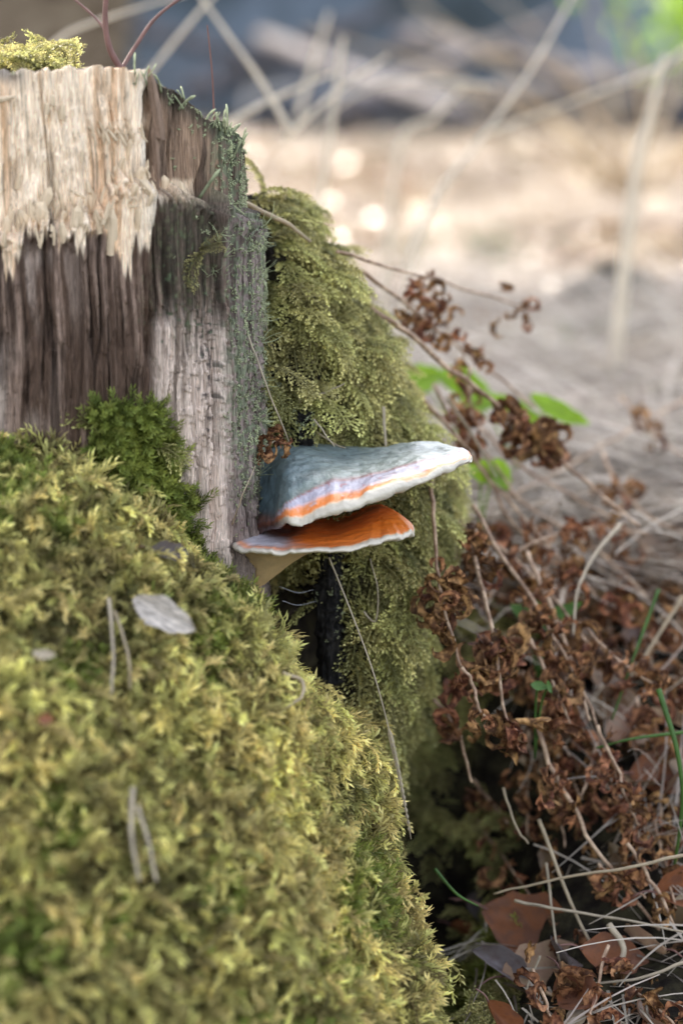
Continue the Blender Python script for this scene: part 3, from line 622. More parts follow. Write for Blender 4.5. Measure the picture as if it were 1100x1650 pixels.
def col_up(g, t):
    px, py = proj(g); nn = fbm(g[..., 0]*70, g[..., 1]*70, g[..., 2]*70, 3, 4); n2 = fbm(g[..., 0]*400, g[..., 1]*400, g[..., 2]*400, 5, 3)
    k = np.interp(px, [455, 500, 560, 640, 770], [.30, .5, .8, 1.5, 2.0]); back = sstep(.0, .04, g[..., 1])
    t = t/np.interp(px+14*nn, [440, 462, 485, 530, 600, 680, 740], [.12, .5, .85, 1.1, 1.0, .8, .65])
    tt = np.where(t < .125, t, .125+(t-.125)/k)+.014*nn*sstep(0, .03, t)+.012*n2*sstep(.02, .06, t)
    c = stops(tt, [(0, WHITE), (.028, WHITE), (.04, (.78, .52, .32)), (.052, ORANGE), (.11, (.74, .25, .08)), (.14, (.62, .45, .45)), (.17, LAV), (.29, LAV), (.325, (.28, .12, .11)), (.345, (.22, .16, .15)), (.38, GREEN), (.6, (.17, .21, .20)), (1, GREY)])
    c = c*(1-.28*sstep(.36, .42, tt)*sstep(.2, .9, np.sin(t*34+5*nn))[...])[..., None]
    c = lerp(c, C(.07, .09, .10), (sstep(.52, .66, fbm(g[..., 0]*230, g[..., 1]*230, g[..., 2]*230, 6, 2))*sstep(.36, .42, tt))[..., None])
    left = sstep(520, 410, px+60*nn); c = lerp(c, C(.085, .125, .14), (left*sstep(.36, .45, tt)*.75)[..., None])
    c = lerp(c, C(.07, .095, .10), (sstep(.18, .5, n2+.6*nn)*sstep(.36, .42, tt)*.75)[..., None])
    c = lerp(c, C(.52, .49, .54), (sstep(.15, .45, n2)*sstep(.07, .1, tt)*sstep(.33, .28, tt)*.7)[..., None])
    c = lerp(c, C(.40, .10, .08), (sstep(.3, .5, -n2)*sstep(.11, .15, tt)*sstep(.34, .3, tt)*.7)[..., None])
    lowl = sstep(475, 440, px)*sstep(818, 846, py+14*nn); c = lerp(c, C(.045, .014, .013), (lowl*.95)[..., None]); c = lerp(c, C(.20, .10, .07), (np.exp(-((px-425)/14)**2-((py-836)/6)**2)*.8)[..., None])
    return c
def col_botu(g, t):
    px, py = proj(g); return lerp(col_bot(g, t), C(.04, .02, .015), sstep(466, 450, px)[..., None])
def col_bot(g, t):
    nn = fbm(g[..., 0]*120, g[..., 1]*120, g[..., 2]*120, 13, 3); return lerp(stops(-t, [(0, WHITE), (.035, (.74, .64, .46)), (.12, (.74, .57, .32)), (1, (.62, .42, .20))]), C(.5, .36, .2), (.3*sstep(0, .5, nn))[..., None])
def col_lo(g, t):
    px, py = proj(g); nn = fbm(g[..., 0]*80, g[..., 1]*80, g[..., 2]*80, 23, 4); n2 = fbm(g[..., 0]*400, g[..., 1]*400, g[..., 2]*400, 25, 3); tt = t+.02*nn
    c = stops(tt, [(0, WHITE), (.03, WHITE), (.045, (.80, .50, .28)), (.06, ORANGE), (.3, (.88, .22, .02)), (.7, (.66, .13, .015)), (1, (.25, .04, .01))])
    cl = stops(tt, [(0, WHITE), (.05, WHITE), (.075, (.74, .40, .30)), (.12, (.74, .30, .14)), (.17, (.6, .42, .40)), (.24, (.62, .58, .62)), (.45, (.45, .40, .44)), (.6, (.12, .05, .04)), (1, (.05, .02, .02))])
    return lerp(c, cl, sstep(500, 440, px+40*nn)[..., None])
upr = [(460, 846, -.050), (482, 850, -.058), (520, 838, -.063), (565, 822, -.066), (610, 805, -.064), (655, 786, -.056), (700, 768, -.042), (740, 755, -.022), (762, 745, .004), (745, 740, .04), (690, 745, .075), (600, 760, .10), (500, 770, .10), (425, 790, .08), (380, 822, .04), (379, 842, .012), (412, 852, .002), (440, 850, -.018)]
lor = [(374, 884, -.030), (392, 892, -.045), (430, 895, -.055), (480, 893, -.06), (540, 888, -.06), (600, 880, -.053), (645, 870, -.038), (668, 861, -.014), (650, 848, .018), (610, 838, .05), (540, 842, .07), (450, 852, .06), (395, 862, .03), (376, 872, 0)]
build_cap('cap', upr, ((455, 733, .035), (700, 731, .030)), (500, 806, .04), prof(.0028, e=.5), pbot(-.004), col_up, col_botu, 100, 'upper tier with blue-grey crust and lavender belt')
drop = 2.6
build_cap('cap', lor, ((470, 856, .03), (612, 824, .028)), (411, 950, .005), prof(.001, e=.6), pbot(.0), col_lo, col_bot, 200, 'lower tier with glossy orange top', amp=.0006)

# ------------------------------------------------------------------ charred wood in and above the hollow
def stub(name, pts, r, label, seed):
    pts = catmull([P(*p) for p in pts], 60); root = empty(name, pts[0], label, 'charred wood')
    V, F = tube(pts, r, 40, wob=.3, seed=seed); q = V-np.repeat(pts, 40, 0); a = np.tile(np.arange(40), 60); V = V+unit(q)*(.0018*vn(a*.9, V[:, 2]*30, 0, seed)+.0012*vn(a*.4, V[:, 2]*220, 0, seed+1))[:, None]
    link('wood', mesh('wood', rel(V, root), F, M_char), root)
    k = rng.integers(0, len(V), 260); k = k[(fbm(V[k, 0]*90, V[k, 1]*90, V[k, 2]*90, 6, 2) > .0) & (unit(q[k])[:, 1] < .3)]
    s = scatter('lichen', 'lichen_crumbs', rel(V[k], root), unit(q[k]), rng.normal(0, 1, (len(k), 3)), rng.uniform(.2, .5, len(k)), None, None, parent=root)
stub('charred_post', [(533, 890, .045), (530, 980, .04), (534, 1100, .035)], np.linspace(.0065, .008, 60), 'black charred root standing at the right side of the dark hollow', 3)
stub('charred_stub', [(490, 664, .048), (488, 700, .05), (484, 780, .05)], np.linspace(.0055, .008, 60), 'short black charred stub poking up behind the fungus cap', 5)
for pts, lab in [([(450, 945, .02), (480, 955, .03), (505, 950, .04)], 'upper strand of cobweb stretched across the dark hollow'), ([(455, 968, .02), (480, 975, .028), (512, 968, .04)], 'lower strand of cobweb stretched across the dark hollow')]:
    V, F = tube(catmull([P(*p) for p in pts], 14), .00013, 4); tag(link('cobweb', mesh('cobweb', V, F, M_web)), lab, 'cobweb')

# ------------------------------------------------------------------ dead ferns
def curl_leaflet(seed):
    random.seed(seed); n, m = 16, 6; V = []; L_ = random.uniform(.022, .034); p = np.zeros(3); th = random.uniform(-.3, .5); az = 0; turns = random.uniform(3.2, 6.5)*random.choice((-1, 1))
    for i in range(n):
        s = i/(n-1); w = .0034*math.sin(math.pi*(s*.86+.1))*(1+.45*float(vn(s*9, seed*3.3))); t = np.array([math.cos(th), 0, math.sin(th)]); nn = np.array([-math.sin(th), 0, math.cos(th)]); sd = np.array([0, 1., 0])
        for j in range(m):
            a = (j/(m-1)-.5)*3.6; rr = w*(1+.35*float(vn(i*1.1, j*1.3, seed))); V.append(p+sd*math.sin(a)*rr+nn*(math.cos(a)-1)*rr*(1 if turns > 0 else -1))
        p = p+t*L_/(n-1)+sd*random.uniform(-.0006, .0006); th += turns/(n-1)*(.5+1.0*s)
    return mesh('leaflet', np.array(V), gridF(n, m), M_fern)
LM = [curl_leaflet(200+i) for i in range(10)]
random.seed(5)
def frond(stem, label, leaf_at=(), rs=.0011, lift=.02, group=None, r1=None, size=1.0, dens=1.0, m=None, mat_s=None):
    """stem: list of (px,py[,Y]); leaf_at: list of (fraction, count, spread in m)"""
    pts = []
    for p in stem:
        pts.append(P(*p) if len(p) == 3 else onground(p[0], p[1], lift))
    pts = catmull(pts, max(8, 6*len(pts))); root = empty('dead_fern', pts[0], label, 'fern', group)
    n = len(pts); pts = pts+np.stack([vn(np.arange(n)*.5, root.location.x*99+i*7, 0, 7) for i in range(3)], -1)*.0012
    V, F = tube(pts, np.linspace(rs, r1 or rs*.6, n), 7, wob=.15); link('stem', mesh('stem', rel(V, root), F, mat_s or M_stem), root)
    for f, cnt, sp in leaf_at:
        for k in range(max(1, int(cnt*dens))):
            u = min(.999, max(0, f+random.gauss(0, sp)))*(n-1); i = int(u); c = lerp(pts[i], pts[min(i+1, n-1)], u-i)+np.array([random.gauss(0, .0045), random.gauss(0, .006), random.gauss(-.002, .0045)])
            lf = bpy.data.objects.new('leaflet', random.choice(LM)); COL.objects.link(lf); lf.parent = root; lf.location = Vector(c)-root.location
            lf.rotation_euler = (random.uniform(0, 6.3), random.uniform(0, 6.3), random.uniform(0, 6.3)); s = random.uniform(.65, 1.15)*size; lf.scale = (s, s, s)
    return root
frond([(545, 405, .14), (620, 428, .2), (700, 450, .26), (790, 478, .32), (872, 502, .38)], 'thin pale twig arching right over the blurred grass, one curled leaf near its end', [(.86, 5, .02), (.88, 3, .03)], .0012, size=.75)
frond([(600, 500, .16), (650, 530, .18), (720, 590, .2), (800, 650, .22), (868, 710, .24), (950, 780, .24), (1030, 850, .22)], 'thick fern stem with a big curled brown clump at its middle, right of the fungus', [(.62, 26, .035), (.68, 12, .05)], .0021, size=1.1)
frond([(585, 440, .2), (660, 495, .24), (720, 545, .27), (780, 590, .3), (860, 655, .33)], 'slim fern stem bearing the hooked brown curls highest above the grass', [(.33, 8, .05), (.45, 7, .06)], .0014, size=.85)
frond([(655, 500, .25), (672, 475, .26), (700, 468, .27), (720, 490, .28), (718, 530, .28)], 'hooked curl of dead fern leaf standing against the pale background', [(.2, 4, .15), (.55, 6, .15), (.9, 5, .12)], .001, size=.8)
frond([(755, 590, .3), (757, 630, .29), (760, 680, .28), (750, 720, .27)], 'blurred upright dead fern clump left of the bright green leaf', [(.2, 7, .12), (.6, 9, .15)], .0014, size=.95)
frond([(680, 640, .2), (740, 710, .22), (830, 820, .24), (930, 930, .22)], 'long bare fern stem slanting down beside the right tip of the fungus', [], .0015)
frond([(765, 745, .3), (860, 822, .3), (960, 885, .28), (1040, 960, .26)], 'bare fern stem slanting down below the green leaves', [], .0014)
frond([(693, 735, .11), (695, 770, .09), (698, 810, .07), (702, 900, .05), (712, 970, .04), (745, 1080, .03)], 'vertical fern stem passing behind the fungus tip with dark curls halfway down', [(.76, 20, .04), (.83, 8, .04)], .0016, size=.95)
frond([(745, 1075, .03), (762, 1105, .03), (770, 1140, .02), (785, 1160, .02)], 'small dark fern curl hanging at the end of the vertical stem', [(.3, 6, .2), (.8, 5, .2)], .0013, size=.8)
frond([(757, 870, .12), (775, 950, .09), (797, 1035, .06), (808, 1110, .04), (822, 1200, .03)], 'fern stem hanging down to a rounded brown curl at its tip', [(.05, 12, .08), (.55, 16, .06), (.97, 13, .04)], .0015)
frond([(762, 812, .16), (810, 900, .14), (855, 960, .13), (885, 1015, .11), (925, 1085, .1), (950, 1160, .08)], 'fern stem running diagonally through the brown curls right of centre', [(.55, 14, .08), (.75, 10, .08)], .0016)
frond([(850, 890, .16), (880, 960, .14), (915, 1050, .12), (940, 1120, .1), (975, 1200, .08)], 'pale fern stem crossing in front of the brown mat', [(.6, 8, .1)], .0017)
frond([(855, 1030, .1), (890, 1100, .08), (920, 1170, .07)], 'short dark fern stem above the dense brown clump', [(.7, 14, .18)], .0014)
frond([(865, 1160, .07), (890, 1240, .06), (930, 1310, .05), (960, 1370, .04), (1040, 1470, .03), (1110, 1550, .02)], 'long fern stem running down into the lower right corner', [(.3, 10, .06)], .0017)
frond([(960, 1170, .07), (990, 1230, .06), (1010, 1290, .05), (1030, 1330, .05)], 'drooping fern stem strung with small tan curls', [(.3, 7, .1), (.7, 8, .1), (.95, 5, .05)], .0013, size=.8)
frond([(820, 1040, .09), (800, 1060, .08), (785, 1100, .07)], 'dark rusty fern clump left of the dense mat', [(.3, 12, .25), (.8, 6, .2)], .0012)
frond([(930, 1000, .14), (990, 1060, .12), (1050, 1100, .1)], 'rusty fern clump between pale grass and the brown leaf', [(.2, 8, .2), (.8, 8, .2)], .0012)
for p, at_, lab in [([(770, 690, .34), (850, 760, .32), (960, 820, .32), (1060, 900, .3)], [], 'bare brown stem crossing just under the bright green leaf'),
    ([(1110, 640, .6), (1000, 700, .5), (900, 760, .42), (820, 800, .34)], [], 'long blurred stem slanting down from the right edge toward the fungus'),
    ([(700, 620, .3), (730, 680, .3), (790, 740, .3), (830, 800, .28)], [(.5, 4, .1)], 'fern stem behind the moss edge with one small curl'),
    ([(790, 780, .26), (830, 850, .24), (900, 900, .22), (960, 960, .2)], [(.7, 8, .1)], 'stem with a rusty curl between the fungus tip and the fern mat'),
    ([(970, 730, .4), (1000, 790, .36), (1060, 840, .34), (1110, 860, .33)], [(.3, 6, .12)], 'blurred stem with tan curls at the right edge above the mat'),
    ([(800, 905, .2), (870, 870, .22), (960, 850, .26), (1040, 860, .28)], [(.5, 10, .2)], 'rusty frond lying flat along the upper border of the mat'),
    ([(740, 840, .2), (800, 880, .2), (880, 950, .18), (950, 1040, .15)], [(.4, 8, .15)], 'frond running from the moss edge into the mat'),
    ([(1000, 640, .55), (1050, 700, .5), (1110, 740, .48)], [(.4, 5, .2)], 'small far curl of dead fern on the pale grass at right'),
    ([(700, 1130, .09), (740, 1180, .08), (760, 1260, .07)], [(.5, 6, .2)], 'dark fern curl hanging in the shaded cleft'),
    ([(1010, 1360, .03), (1050, 1420, .02), (1090, 1500, .01)], [(.4, 8, .2)], 'crumpled fern frond between the two long pale straws'),
    ([(880, 1600, -.03), (960, 1620, -.04), (1060, 1640, -.05)], [(.4, 10, .25)], 'crumpled fern frond along the bottom edge below the leaves')]:
    frond(p, lab, at_, .0014)
# dense mat over the bank
random.seed(21)
mat_spots = [(880,1080),(905,1120),(930,1160),(880,1150),(850,1100),(1000,880),(960,830),(1050,930),(1080,850),(1010,960),(940,1020),(980,1090),(1040,1040),(1090,1010),(900,1210),(950,1240),(1040,1170),(1090,1130),(850,1260),(900,1300),(1000,1300),(1060,1290),(760,960),(740,900),(880,900),(820,880),(1070,1390),(1000,1420),(960,1600),(1050,1620),(880,1620),(780,830),(790,1290),(810,1380),(870,1000),(1090,740),(1020,1000),(900,1010),(980,1000),(930,940)]
LAND = {'the large orange-brown fallen leaf': (850, 1490), 'the pale tan leaf among the ferns': (990, 1135), 'the bright rusty leaf at the right edge': (1065, 1245), 'the fresh green lobed leaf': (870, 990),
        'the tiny pale green leaf': (865, 1105), 'the pale curved grass stem': (945, 930), 'the rounded brown curl': (825, 1210), 'the right tip of the fungus': (765, 745), 'the green leaves at the right edge': (1075, 800),
        'the big brown clump on the thick stem': (880, 745), 'the dark curls on the vertical stem': (700, 960), 'the lower right corner': (1100, 1650), 'the pale twisted straw': (995, 1550), 'the strung tan curls': (1010, 1260)}
USED = {}
def fern_label(x, y):
    ks = sorted(LAND, key=lambda k: math.hypot(LAND[k][0]-x, LAND[k][1]-y))
    for how in ('rusty matted fern frond', 'curled dead fern frond', 'tangled brown fern frond', 'shrivelled fern frond'):
        for k in ks[:3]:
            dx, dy = x-LAND[k][0], y-LAND[k][1]; w = ('left of' if dx < 0 else 'right of') if abs(dx) > abs(dy) else ('above' if dy < 0 else 'below')
            d = 'just' if math.hypot(dx, dy) < 60 else ('further' if math.hypot(dx, dy) > 120 else '')
            l = ' '.join((how+' '+d+' '+w+' '+k).split())
            if (w, k, d) not in USED: USED[(w, k, d)] = 1; return l
    return 'dead fern frond tangled in the brown mat on the right bank'
for x, y in mat_spots:
    a = random.uniform(.6, 1.9); L_ = random.uniform(45, 95)
    x2, y2 = x+math.cos(a)*L_, y+math.sin(a)*L_
    frond([(x-math.cos(a)*L_, y-math.sin(a)*L_), (x, y), (x2, y2)], fern_label(x, y), [(.35, 4, .10), (.7, 6, .12)], .0012, lift=random.uniform(.008, .04), group='dead ferns matted on the right bank', size=random.uniform(.8, 1.1))
# ------------------------------------------------------------------ stems, straws and twigs
def stick(name, pts, r0, r1, m, label, cat, k=6, group=None, kink=.0):
    q = [P(*p) if len(p) == 3 else onground(p[0], p[1], .03) for p in pts]; q = catmull(q, 8*len(q)); n = len(q)
    q = q+np.stack([vn(np.arange(n)*.35, q[0, 0]*97+i*5, 0, 17) for i in range(3)], -1)*kink
    V, F = tube(q, np.linspace(r0, r1, n), k); o = link(name, mesh(name, V, F, m)); return tag(o, label, cat, group)
st = [([(1100,1378,.0),(1000,1400,.0),(900,1415,.01),(795,1440,.02)], .0011, 'pale straw lying across the lower right, above the leaves'),
      ([(828,1452,.02),(900,1465,.01),(1000,1482,0),(1110,1503,-.01)], .0011, 'pale straw reaching the right edge just below the upper one'),
      ([(1110,1548,-.03),(1020,1578,-.03),(905,1588,-.03)], .0011, 'pale straw in the lower right corner meeting other stems low down'),
      ([(868,1320,.05),(905,1420,.03),(950,1520,.01),(1005,1615,-.02)], .0014, 'grey stem slanting steeply across the fallen leaves'),
      ([(880,1390,.04),(890,1480,.02),(905,1580,-.01)], .0010, 'thin upright stem left of the slanting grey stem'),
      ([(1000,845,.2),(960,890,.17),(930,950,.14),(922,1022,.12)], .0015, 'pale curved grass stem arching above the brown ferns'),
      ([(1100,960,.22),(1050,1040,.2),(1015,1090,.18)], .0014, 'grey straw leaning at the right edge of the fern mat'),
      ([(400,538,-.01),(425,610,-.012),(460,700,.0),(468,720,.01)], .0006, 'thin pale straw leaning from the stump edge down to the fungus'),
      ([(405,450,.05),(430,530,.06),(450,600,.07)], .0004, 'hair-thin brown stalk across the feathery moss'),
      ([(480,640,.06),(505,690,.055),(540,715,.05),(556,722,.05)], .0006, 'dark thin twig bending over the top of the fungus'),
      ([(425,720,.03),(460,700,.05),(500,672,.06)], .0005, 'fine grey twig crossing above the charred stub'),
      ([(505,675,.03),(540,720,.03)], .0006, 'short pale straw touching the fungus crust from above'),
      ([(375,845,-.03),(390,800,-.04),(412,750,-.03)], .0005, 'thin pale straw leaning on the left flank of the fungus'),
      ([(617,655,.07),(620,700,.07),(622,740,.07)], .0012, 'short upright brown stem in the moss above the fungus'),
      ([(505,640,.05),(530,630,.05),(555,618,.05)], .0007, 'small forked grey twig lying in the feathery moss'),
      ([(390,325,.11),(430,345,.1),(470,365,.1),(500,390,.11)], .0018, 'pale brown twig resting on top of the moss mound'),
      ([(585,985,.03),(605,1000,.03),(608,950,.03),(596,900,.03)], .0006, 'curled brown fibre hanging in the moss below the fungus'),
      ([(175,965,-.15),(182,1040,-.17),(180,1118,-.19)], .0011, 'dry brown straw hanging on the foreground moss near its top'),
      ([(185,985,-.15),(205,1050,-.17),(210,1110,-.18)], .0009, 'second thin straw beside it on the foreground moss'),
      ([(215,1270,-.245),(212,1340,-.26),(224,1420,-.27)], .0013, 'tan straw standing in the foreground moss, left one of the low pair'),
      ([(222,1300,-.25),(240,1360,-.26),(252,1420,-.27)], .0012, 'tan straw standing in the foreground moss, right one of the low pair'),
      ([(455,1085,-.10),(485,1095,-.10),(487,1120,-.11),(462,1140,-.12)], .0013, 'pale curled straw hooked over the upper right of the foreground moss'),
      ([(980,1490,.0),(1005,1530,-.01),(990,1570,-.015),(1002,1610,-.02)], .0022, 'wide pale twisted straw among the leaves at lower right'),
      ([(720,640,.2),(760,700,.22),(800,770,.22)], .0012, 'brown stem behind the fungus tip leaning right'),
      ([(810,1270,.06),(830,1330,.05),(850,1360,.04)], .0010, 'pale straw in the dark below the fern curls'),
      ([(870,1540,-.01),(850,1600,-.02),(905,1640,-.04)], .0008, 'thin straw loop by the green moss tuft')]
for i, (p, r, lab) in enumerate(st):
    p = [(a[0], a[1], a[2]-.034) if len(a) == 3 and a[2] < -.09 and a[0] < 500 else a for a in p]
    stick('straw' if 'twig' not in lab else 'twig', p, r, r*.6, M_straw2 if i % 3 else M_straw, lab, 'twig' if 'twig' in lab else 'straw', kink=.0004)
# the seed stalk in front of the cleft
root = empty('grass_seed_stalk', P(530, 900, -.03), 'thin dry grass seed stalk hanging from under the fungus down past the cleft', 'grass')
q = catmull([P(530, 898, -.03), P(565, 985, -.035), P(600, 1080, -.045), P(625, 1170, -.05), P(645, 1260, -.05), P(662, 1352, -.05)], 44)
V, F = tube(q, np.linspace(.0006, .0003, 44), 5); link('stalk', mesh('stalk', rel(V, root), F, M_straw2), root)
mb = MB()
for i in range(26, 42):
    for s in (-1, 1):
        c = q[i]; t = unit(q[min(i+1, 43)]-q[i-1]); sd = np.array([s, 0, 0.]); d_ = t+sd*.18; L_ = .008*(1-(i-26)/26)
        mb.add([c, c+d_*L_*.5+sd*.0007, c+d_*L_, c+d_*L_*.5-sd*.0002+np.array([0, -.0006, 0])], [(0, 1, 3), (1, 2, 3)])
V, F, A = mb.get(); o = link('seed_head', mesh('seed_head', rel(V, root), F, M_straw2), root)
# background stalks
M_stalk = mat('bleached_stalk', (.74, .66, .54), .5, vary=.15, trans=.45)
for p, r, m, lab in [
    ([(508,400,1.1),(525,260,1.1),(540,160,1.1),(553,60,1.1)], .0062, M_straw, 'tall blurred pale grass stalk standing near the middle of the background'),
    ([(660,420,.9),(700,320,.92),(760,240,.95),(850,120,1.0),(930,-20,1.05)], .0042, M_straw, 'long blurred stalk leaning right up to the top edge'),
    ([(470,215,.8),(420,130,.8),(370,60,.8),(320,-10,.8)], .0040, M_straw, 'blurred grass stalk leaning left behind the stump top'),
    ([(355,205,.9),(430,165,.9),(535,118,.9)], .0044, M_straw, 'blurred pale stalk slanting low beside the stump'),
    ([(455,225,1.0),(540,150,1.0),(625,90,1.0)], .0040, M_straw, 'blurred stalk with brownish tip crossing the other stalks'),
    ([(640,250,1.4),(700,190,1.4),(745,140,1.4)], .0060, M_straw2, 'short very blurred grey stalk in the middle distance'),
    ([(1020,300,1.2),(1045,190,1.2),(1072,90,1.2)], .0095, M_straw, 'broad bright blurred grass blade near the right edge'),
    ([(1130,60,1.3),(1060,110,1.3),(960,150,1.3),(780,215,1.3)], .0048, M_straw2, 'blurred stalk curving down from the upper right'),
    ([(800,140,1.5),(700,130,1.5),(600,140,1.5),(500,200,1.5)], .0040, M_straw2, 'faint blurred stalk arching flat above the litter'),
    ([(620,480,.5),(650,430,.5),(690,360,.5),(720,280,.5)], .0022, M_straw, 'blurred straw rising from the moss mound edge'),
    ([(170,200,.9),(230,130,.9),(320,20,.9),(370,-30,.9)], .0036, M_straw2, 'grey blurred stalk rising behind the stump top'),
    ([(40,120,.8),(100,60,.8),(170,30,.8),(300,-10,.8)], .0034, M_straw2, 'blurred stalk slanting up behind the moss on the stump'),
    ([(480,190,1.6),(500,120,1.6),(530,20,1.6)], .0060, M_straw2, 'faint wide stalk left of the tall pale one')]:
    q = [P(*a) for a in p]; # carry each one down to the ground it grows from
    b = q[0] if lab.startswith(('broad', 'tall', 'long', 'blurred straw', 'short')) else None
    if b is not None and gz(b[0], b[1]) < b[2]: q = [np.array([b[0]-.02, b[1], float(gz(b[0], b[1]))])]+q
    q = catmull(q, 30); V, F = tube(q, np.linspace(r, r*.5, 30)*.8, 6); tag(link('grass_stalk', mesh('grass_stalk', V, F, M_stalk)), lab, 'grass')
stick('grass_stalk', [(346,212,.03),(342,120,.03),(334,40,.03)], .0007, .0005, M_twig, 'thin upright brown stalk standing on the sloping stump edge', 'grass')
# reddish forked twig behind the stump top
root = empty('forked_twig', P(200, 110, .1), 'reddish forked twig rising from the stump top', 'twig')
for pts, r in [([(196,112,.10),(178,80,.10),(170,40,.10),(172,-20,.10)], .0022), ([(196,112,.10),(215,80,.11),(250,30,.12),(300,-10,.13)], .0014), ([(172,50,.10),(150,25,.11),(110,-10,.12)], .0010)]:
    V, F = tube(catmull([P(*a) for a in pts], 24), np.linspace(r, r*.7, 24), 7, wob=.1); link('twig_branch', mesh('twig_branch', rel(V, root), F, M_twig), root)

# ------------------------------------------------------------------ leaves
def leaf(px, py, L_, Wd, rot, m, label, curl=.3, fold=.2, lift=.012, Y=None, seed=0, name='fallen_leaf', cat='leaf', group=None, pet=True):
    c = P(px, py, Y) if Y is not None else onground(px, py, lift)
    root = empty(name, c, label, cat, group); root.rotation_euler = rot
    V, F = leaf_geo(L_, Wd, curl, fold, seed, 16, 12); link('blade', mesh('blade', V, F, m), root)
    a = V[5]*.5+V[6]*.5; z = np.array([[0, 0, 0], [-.35, .04, .05], [-.7, -.04, 0]])*L_*.5
    V, F = tube(catmull(a+z+np.array([L_*.04, 0, 0]), 8), np.linspace(.0007, .0005, 8), 5); 
    if pet: link('petiole', mesh('petiole', V, F, M_twig), root)
    return root
leaf(770,1468,.050,.034,(1.1,.5,.9), M_leafgrey, 'grey-brown fallen leaf standing on edge left of the orange leaf', seed=1, curl=.2)
leaf(850,1490,.075,.046,(1.0,.2,-.4), M_leafbrown, 'large orange-brown fallen leaf with dark mottling in the lower right', seed=2, curl=.25)
leaf(860,1560,.060,.034,(.7,-.1,.5), M_leaftan, 'tan fallen leaf lying below the large orange-brown leaf', seed=3, curl=.3)
leaf(815,1562,.045,.020,(.7,.5,-.45), M_leafgrey, 'blue-grey curled leaf with a long petiole above the green moss tuft', seed=4, curl=-.5, fold=.7, lift=.03)
leaf(748,1508,.030,.010,(.4,.3,-.4), M_leafbrown, 'small dark rolled leaf at the edge of the foreground moss', seed=5, curl=.6, fold=1.2, lift=.03)
leaf(990,1135,.050,.030,(1.0,.1,-.8), M_leaftan, 'pale tan leaf tucked among the ferns near the right edge', seed=6)
leaf(1065,1245,.060,.040,(.9,.0,.3), M_leafbrown, 'bright rusty leaf at the right edge below the fern mat', seed=7)
leaf(905,1545,.040,.028,(.8,.0,1.8), M_leafgrey, 'bluish grey leaf scrap behind the slanting stem', seed=8)
leaf(975,1540,.045,.03,(.9,.3,.2), M_leafbrown, 'rust-coloured leaf right of the slanting stem', seed=9)
leaf(1040,1525,.040,.03,(.9,.0,2.2), M_leaftan, 'tan leaf half under straws near the right edge', seed=10)
leaf(930,1600,.05,.03,(.6,.2,-1.2), M_leafbrown, 'brown leaf at the very bottom right of centre', seed=11, curl=.5)
leaf(800,1635,.035,.016,(1.3,.9,.3), M_leafbrown, 'curled orange leaf tip poking up at the bottom edge', seed=12, curl=.7, fold=.8, Y=-.09)
leaf(1080,1440,.05,.03,(1.0,.1,.5), M_leafbrown, 'crumpled brown leaf between the straws at the right edge', seed=13, curl=.8, fold=.6)
leaf(255,985,.036,.019,(1.35,.5,0), M_leafgrey, 'pale greyish bark scrap lying on the foreground moss', Y=-.185, seed=14, curl=.2, fold=.15, name='bark_scrap', cat='bark', pet=False)
bpy.data.objects['bark_scrap'].children[0].data.materials[0] = mat('pale_scrap', (.42, .36, .31), .7, vary=.4, vscale=140, stretch=(1, 5, 1), col2=(.58, .50, .43), bump=.001, bscale=300)
leaf(262,890,.024,.012,(1.2,.3,.6), M_leafgrey, 'small dark blue-grey leaf at the foot of the stump face', Y=-.125, seed=15, curl=.6, fold=.6)
leaf(68,1055,.012,.006,(.9,.1,0), M_straw2, 'tiny straw flake on the foreground moss at far left', Y=-.25, seed=16, pet=False, name='straw_flake', cat='straw')
leaf(72,1160,.008,.007,(.9,.1,0), M_leafbrown, 'tiny orange leaf speck on the foreground moss at far left', Y=-.285, seed=17, pet=False)
# crumpled brown fern scrap on the fungus
root = empty('fern_scrap', P(420, 740, .01), 'crumpled brown fern scrap lodged between the stump and fungus crust', 'fern')
random.seed(33)
for i in range(16):
    x, y = random.choice([(412, 738), (418, 722), (440, 716), (405, 750), (455, 712)]); lf = bpy.data.objects.new('leaflet', random.choice(LM)); COL.objects.link(lf); lf.parent = root
    lf.location = Vector(P(x+random.gauss(0, 4), y+random.gauss(0, 4), .0))-root.location; s = random.uniform(.35, .6); lf.scale = (s,)*3; lf.rotation_euler = [random.uniform(0, 6) for _ in range(3)]
# green plants
def blades(px, py, specs, label, name, cat, m, Y=None, lift=.02):
    c = P(px, py, Y) if Y is not None else onground(px, py, lift); root = empty(name, c, label, cat)
    for k, (dx, dy, L_, Wd, rot) in enumerate(specs):
        V, F = leaf_geo(L_, Wd, .25, .15, k+30, 14, 8, .12); o = link('leaf', mesh('leaf', V, F, m), root)
        o.location = (dx, dy, 0); o.rotation_euler = rot; mid = (P(px, py, (Y or 0))*0)
        z = catmull([(dx, dy, 0), (dx*.5, dy*.5+.01, -.015), (0, 0.01, -.05)], 8)
        V, F = tube(z, .0008, 5); link('stalk', mesh('stalk', V, F, m), root)
    return root
blades(835, 655, [(-.01, 0, .065, .020, (.9, .45, .1)), (.025, -.01, .05, .018, (1.0, .5, .0)), (-.035, .01, .03, .02, (.8, .2, .5))], 'bright green pointed leaves glowing behind the thick fern stem', 'leafy_plant', 'plant', M_green, Y=.42)
blades(735, 615, [(0, 0, .045, .03, (1.0, .3, .3)), (-.03, 0, .035, .03, (.9, -.2, 0)), (.01, 0, .03, .025, (1.1, .0, 2))], 'yellow-green leaves blurred beside the moss mound', 'leafy_plant', 'plant', M_green, Y=.48)
blades(775, 760, [(0, 0, .03, .02, (1.2, .3, .3)), (.012, 0, .025, .02, (.9, 1.2, 0))], 'small green leaf pair just right of the fungus tip', 'leafy_plant', 'plant', M_green, Y=.3)
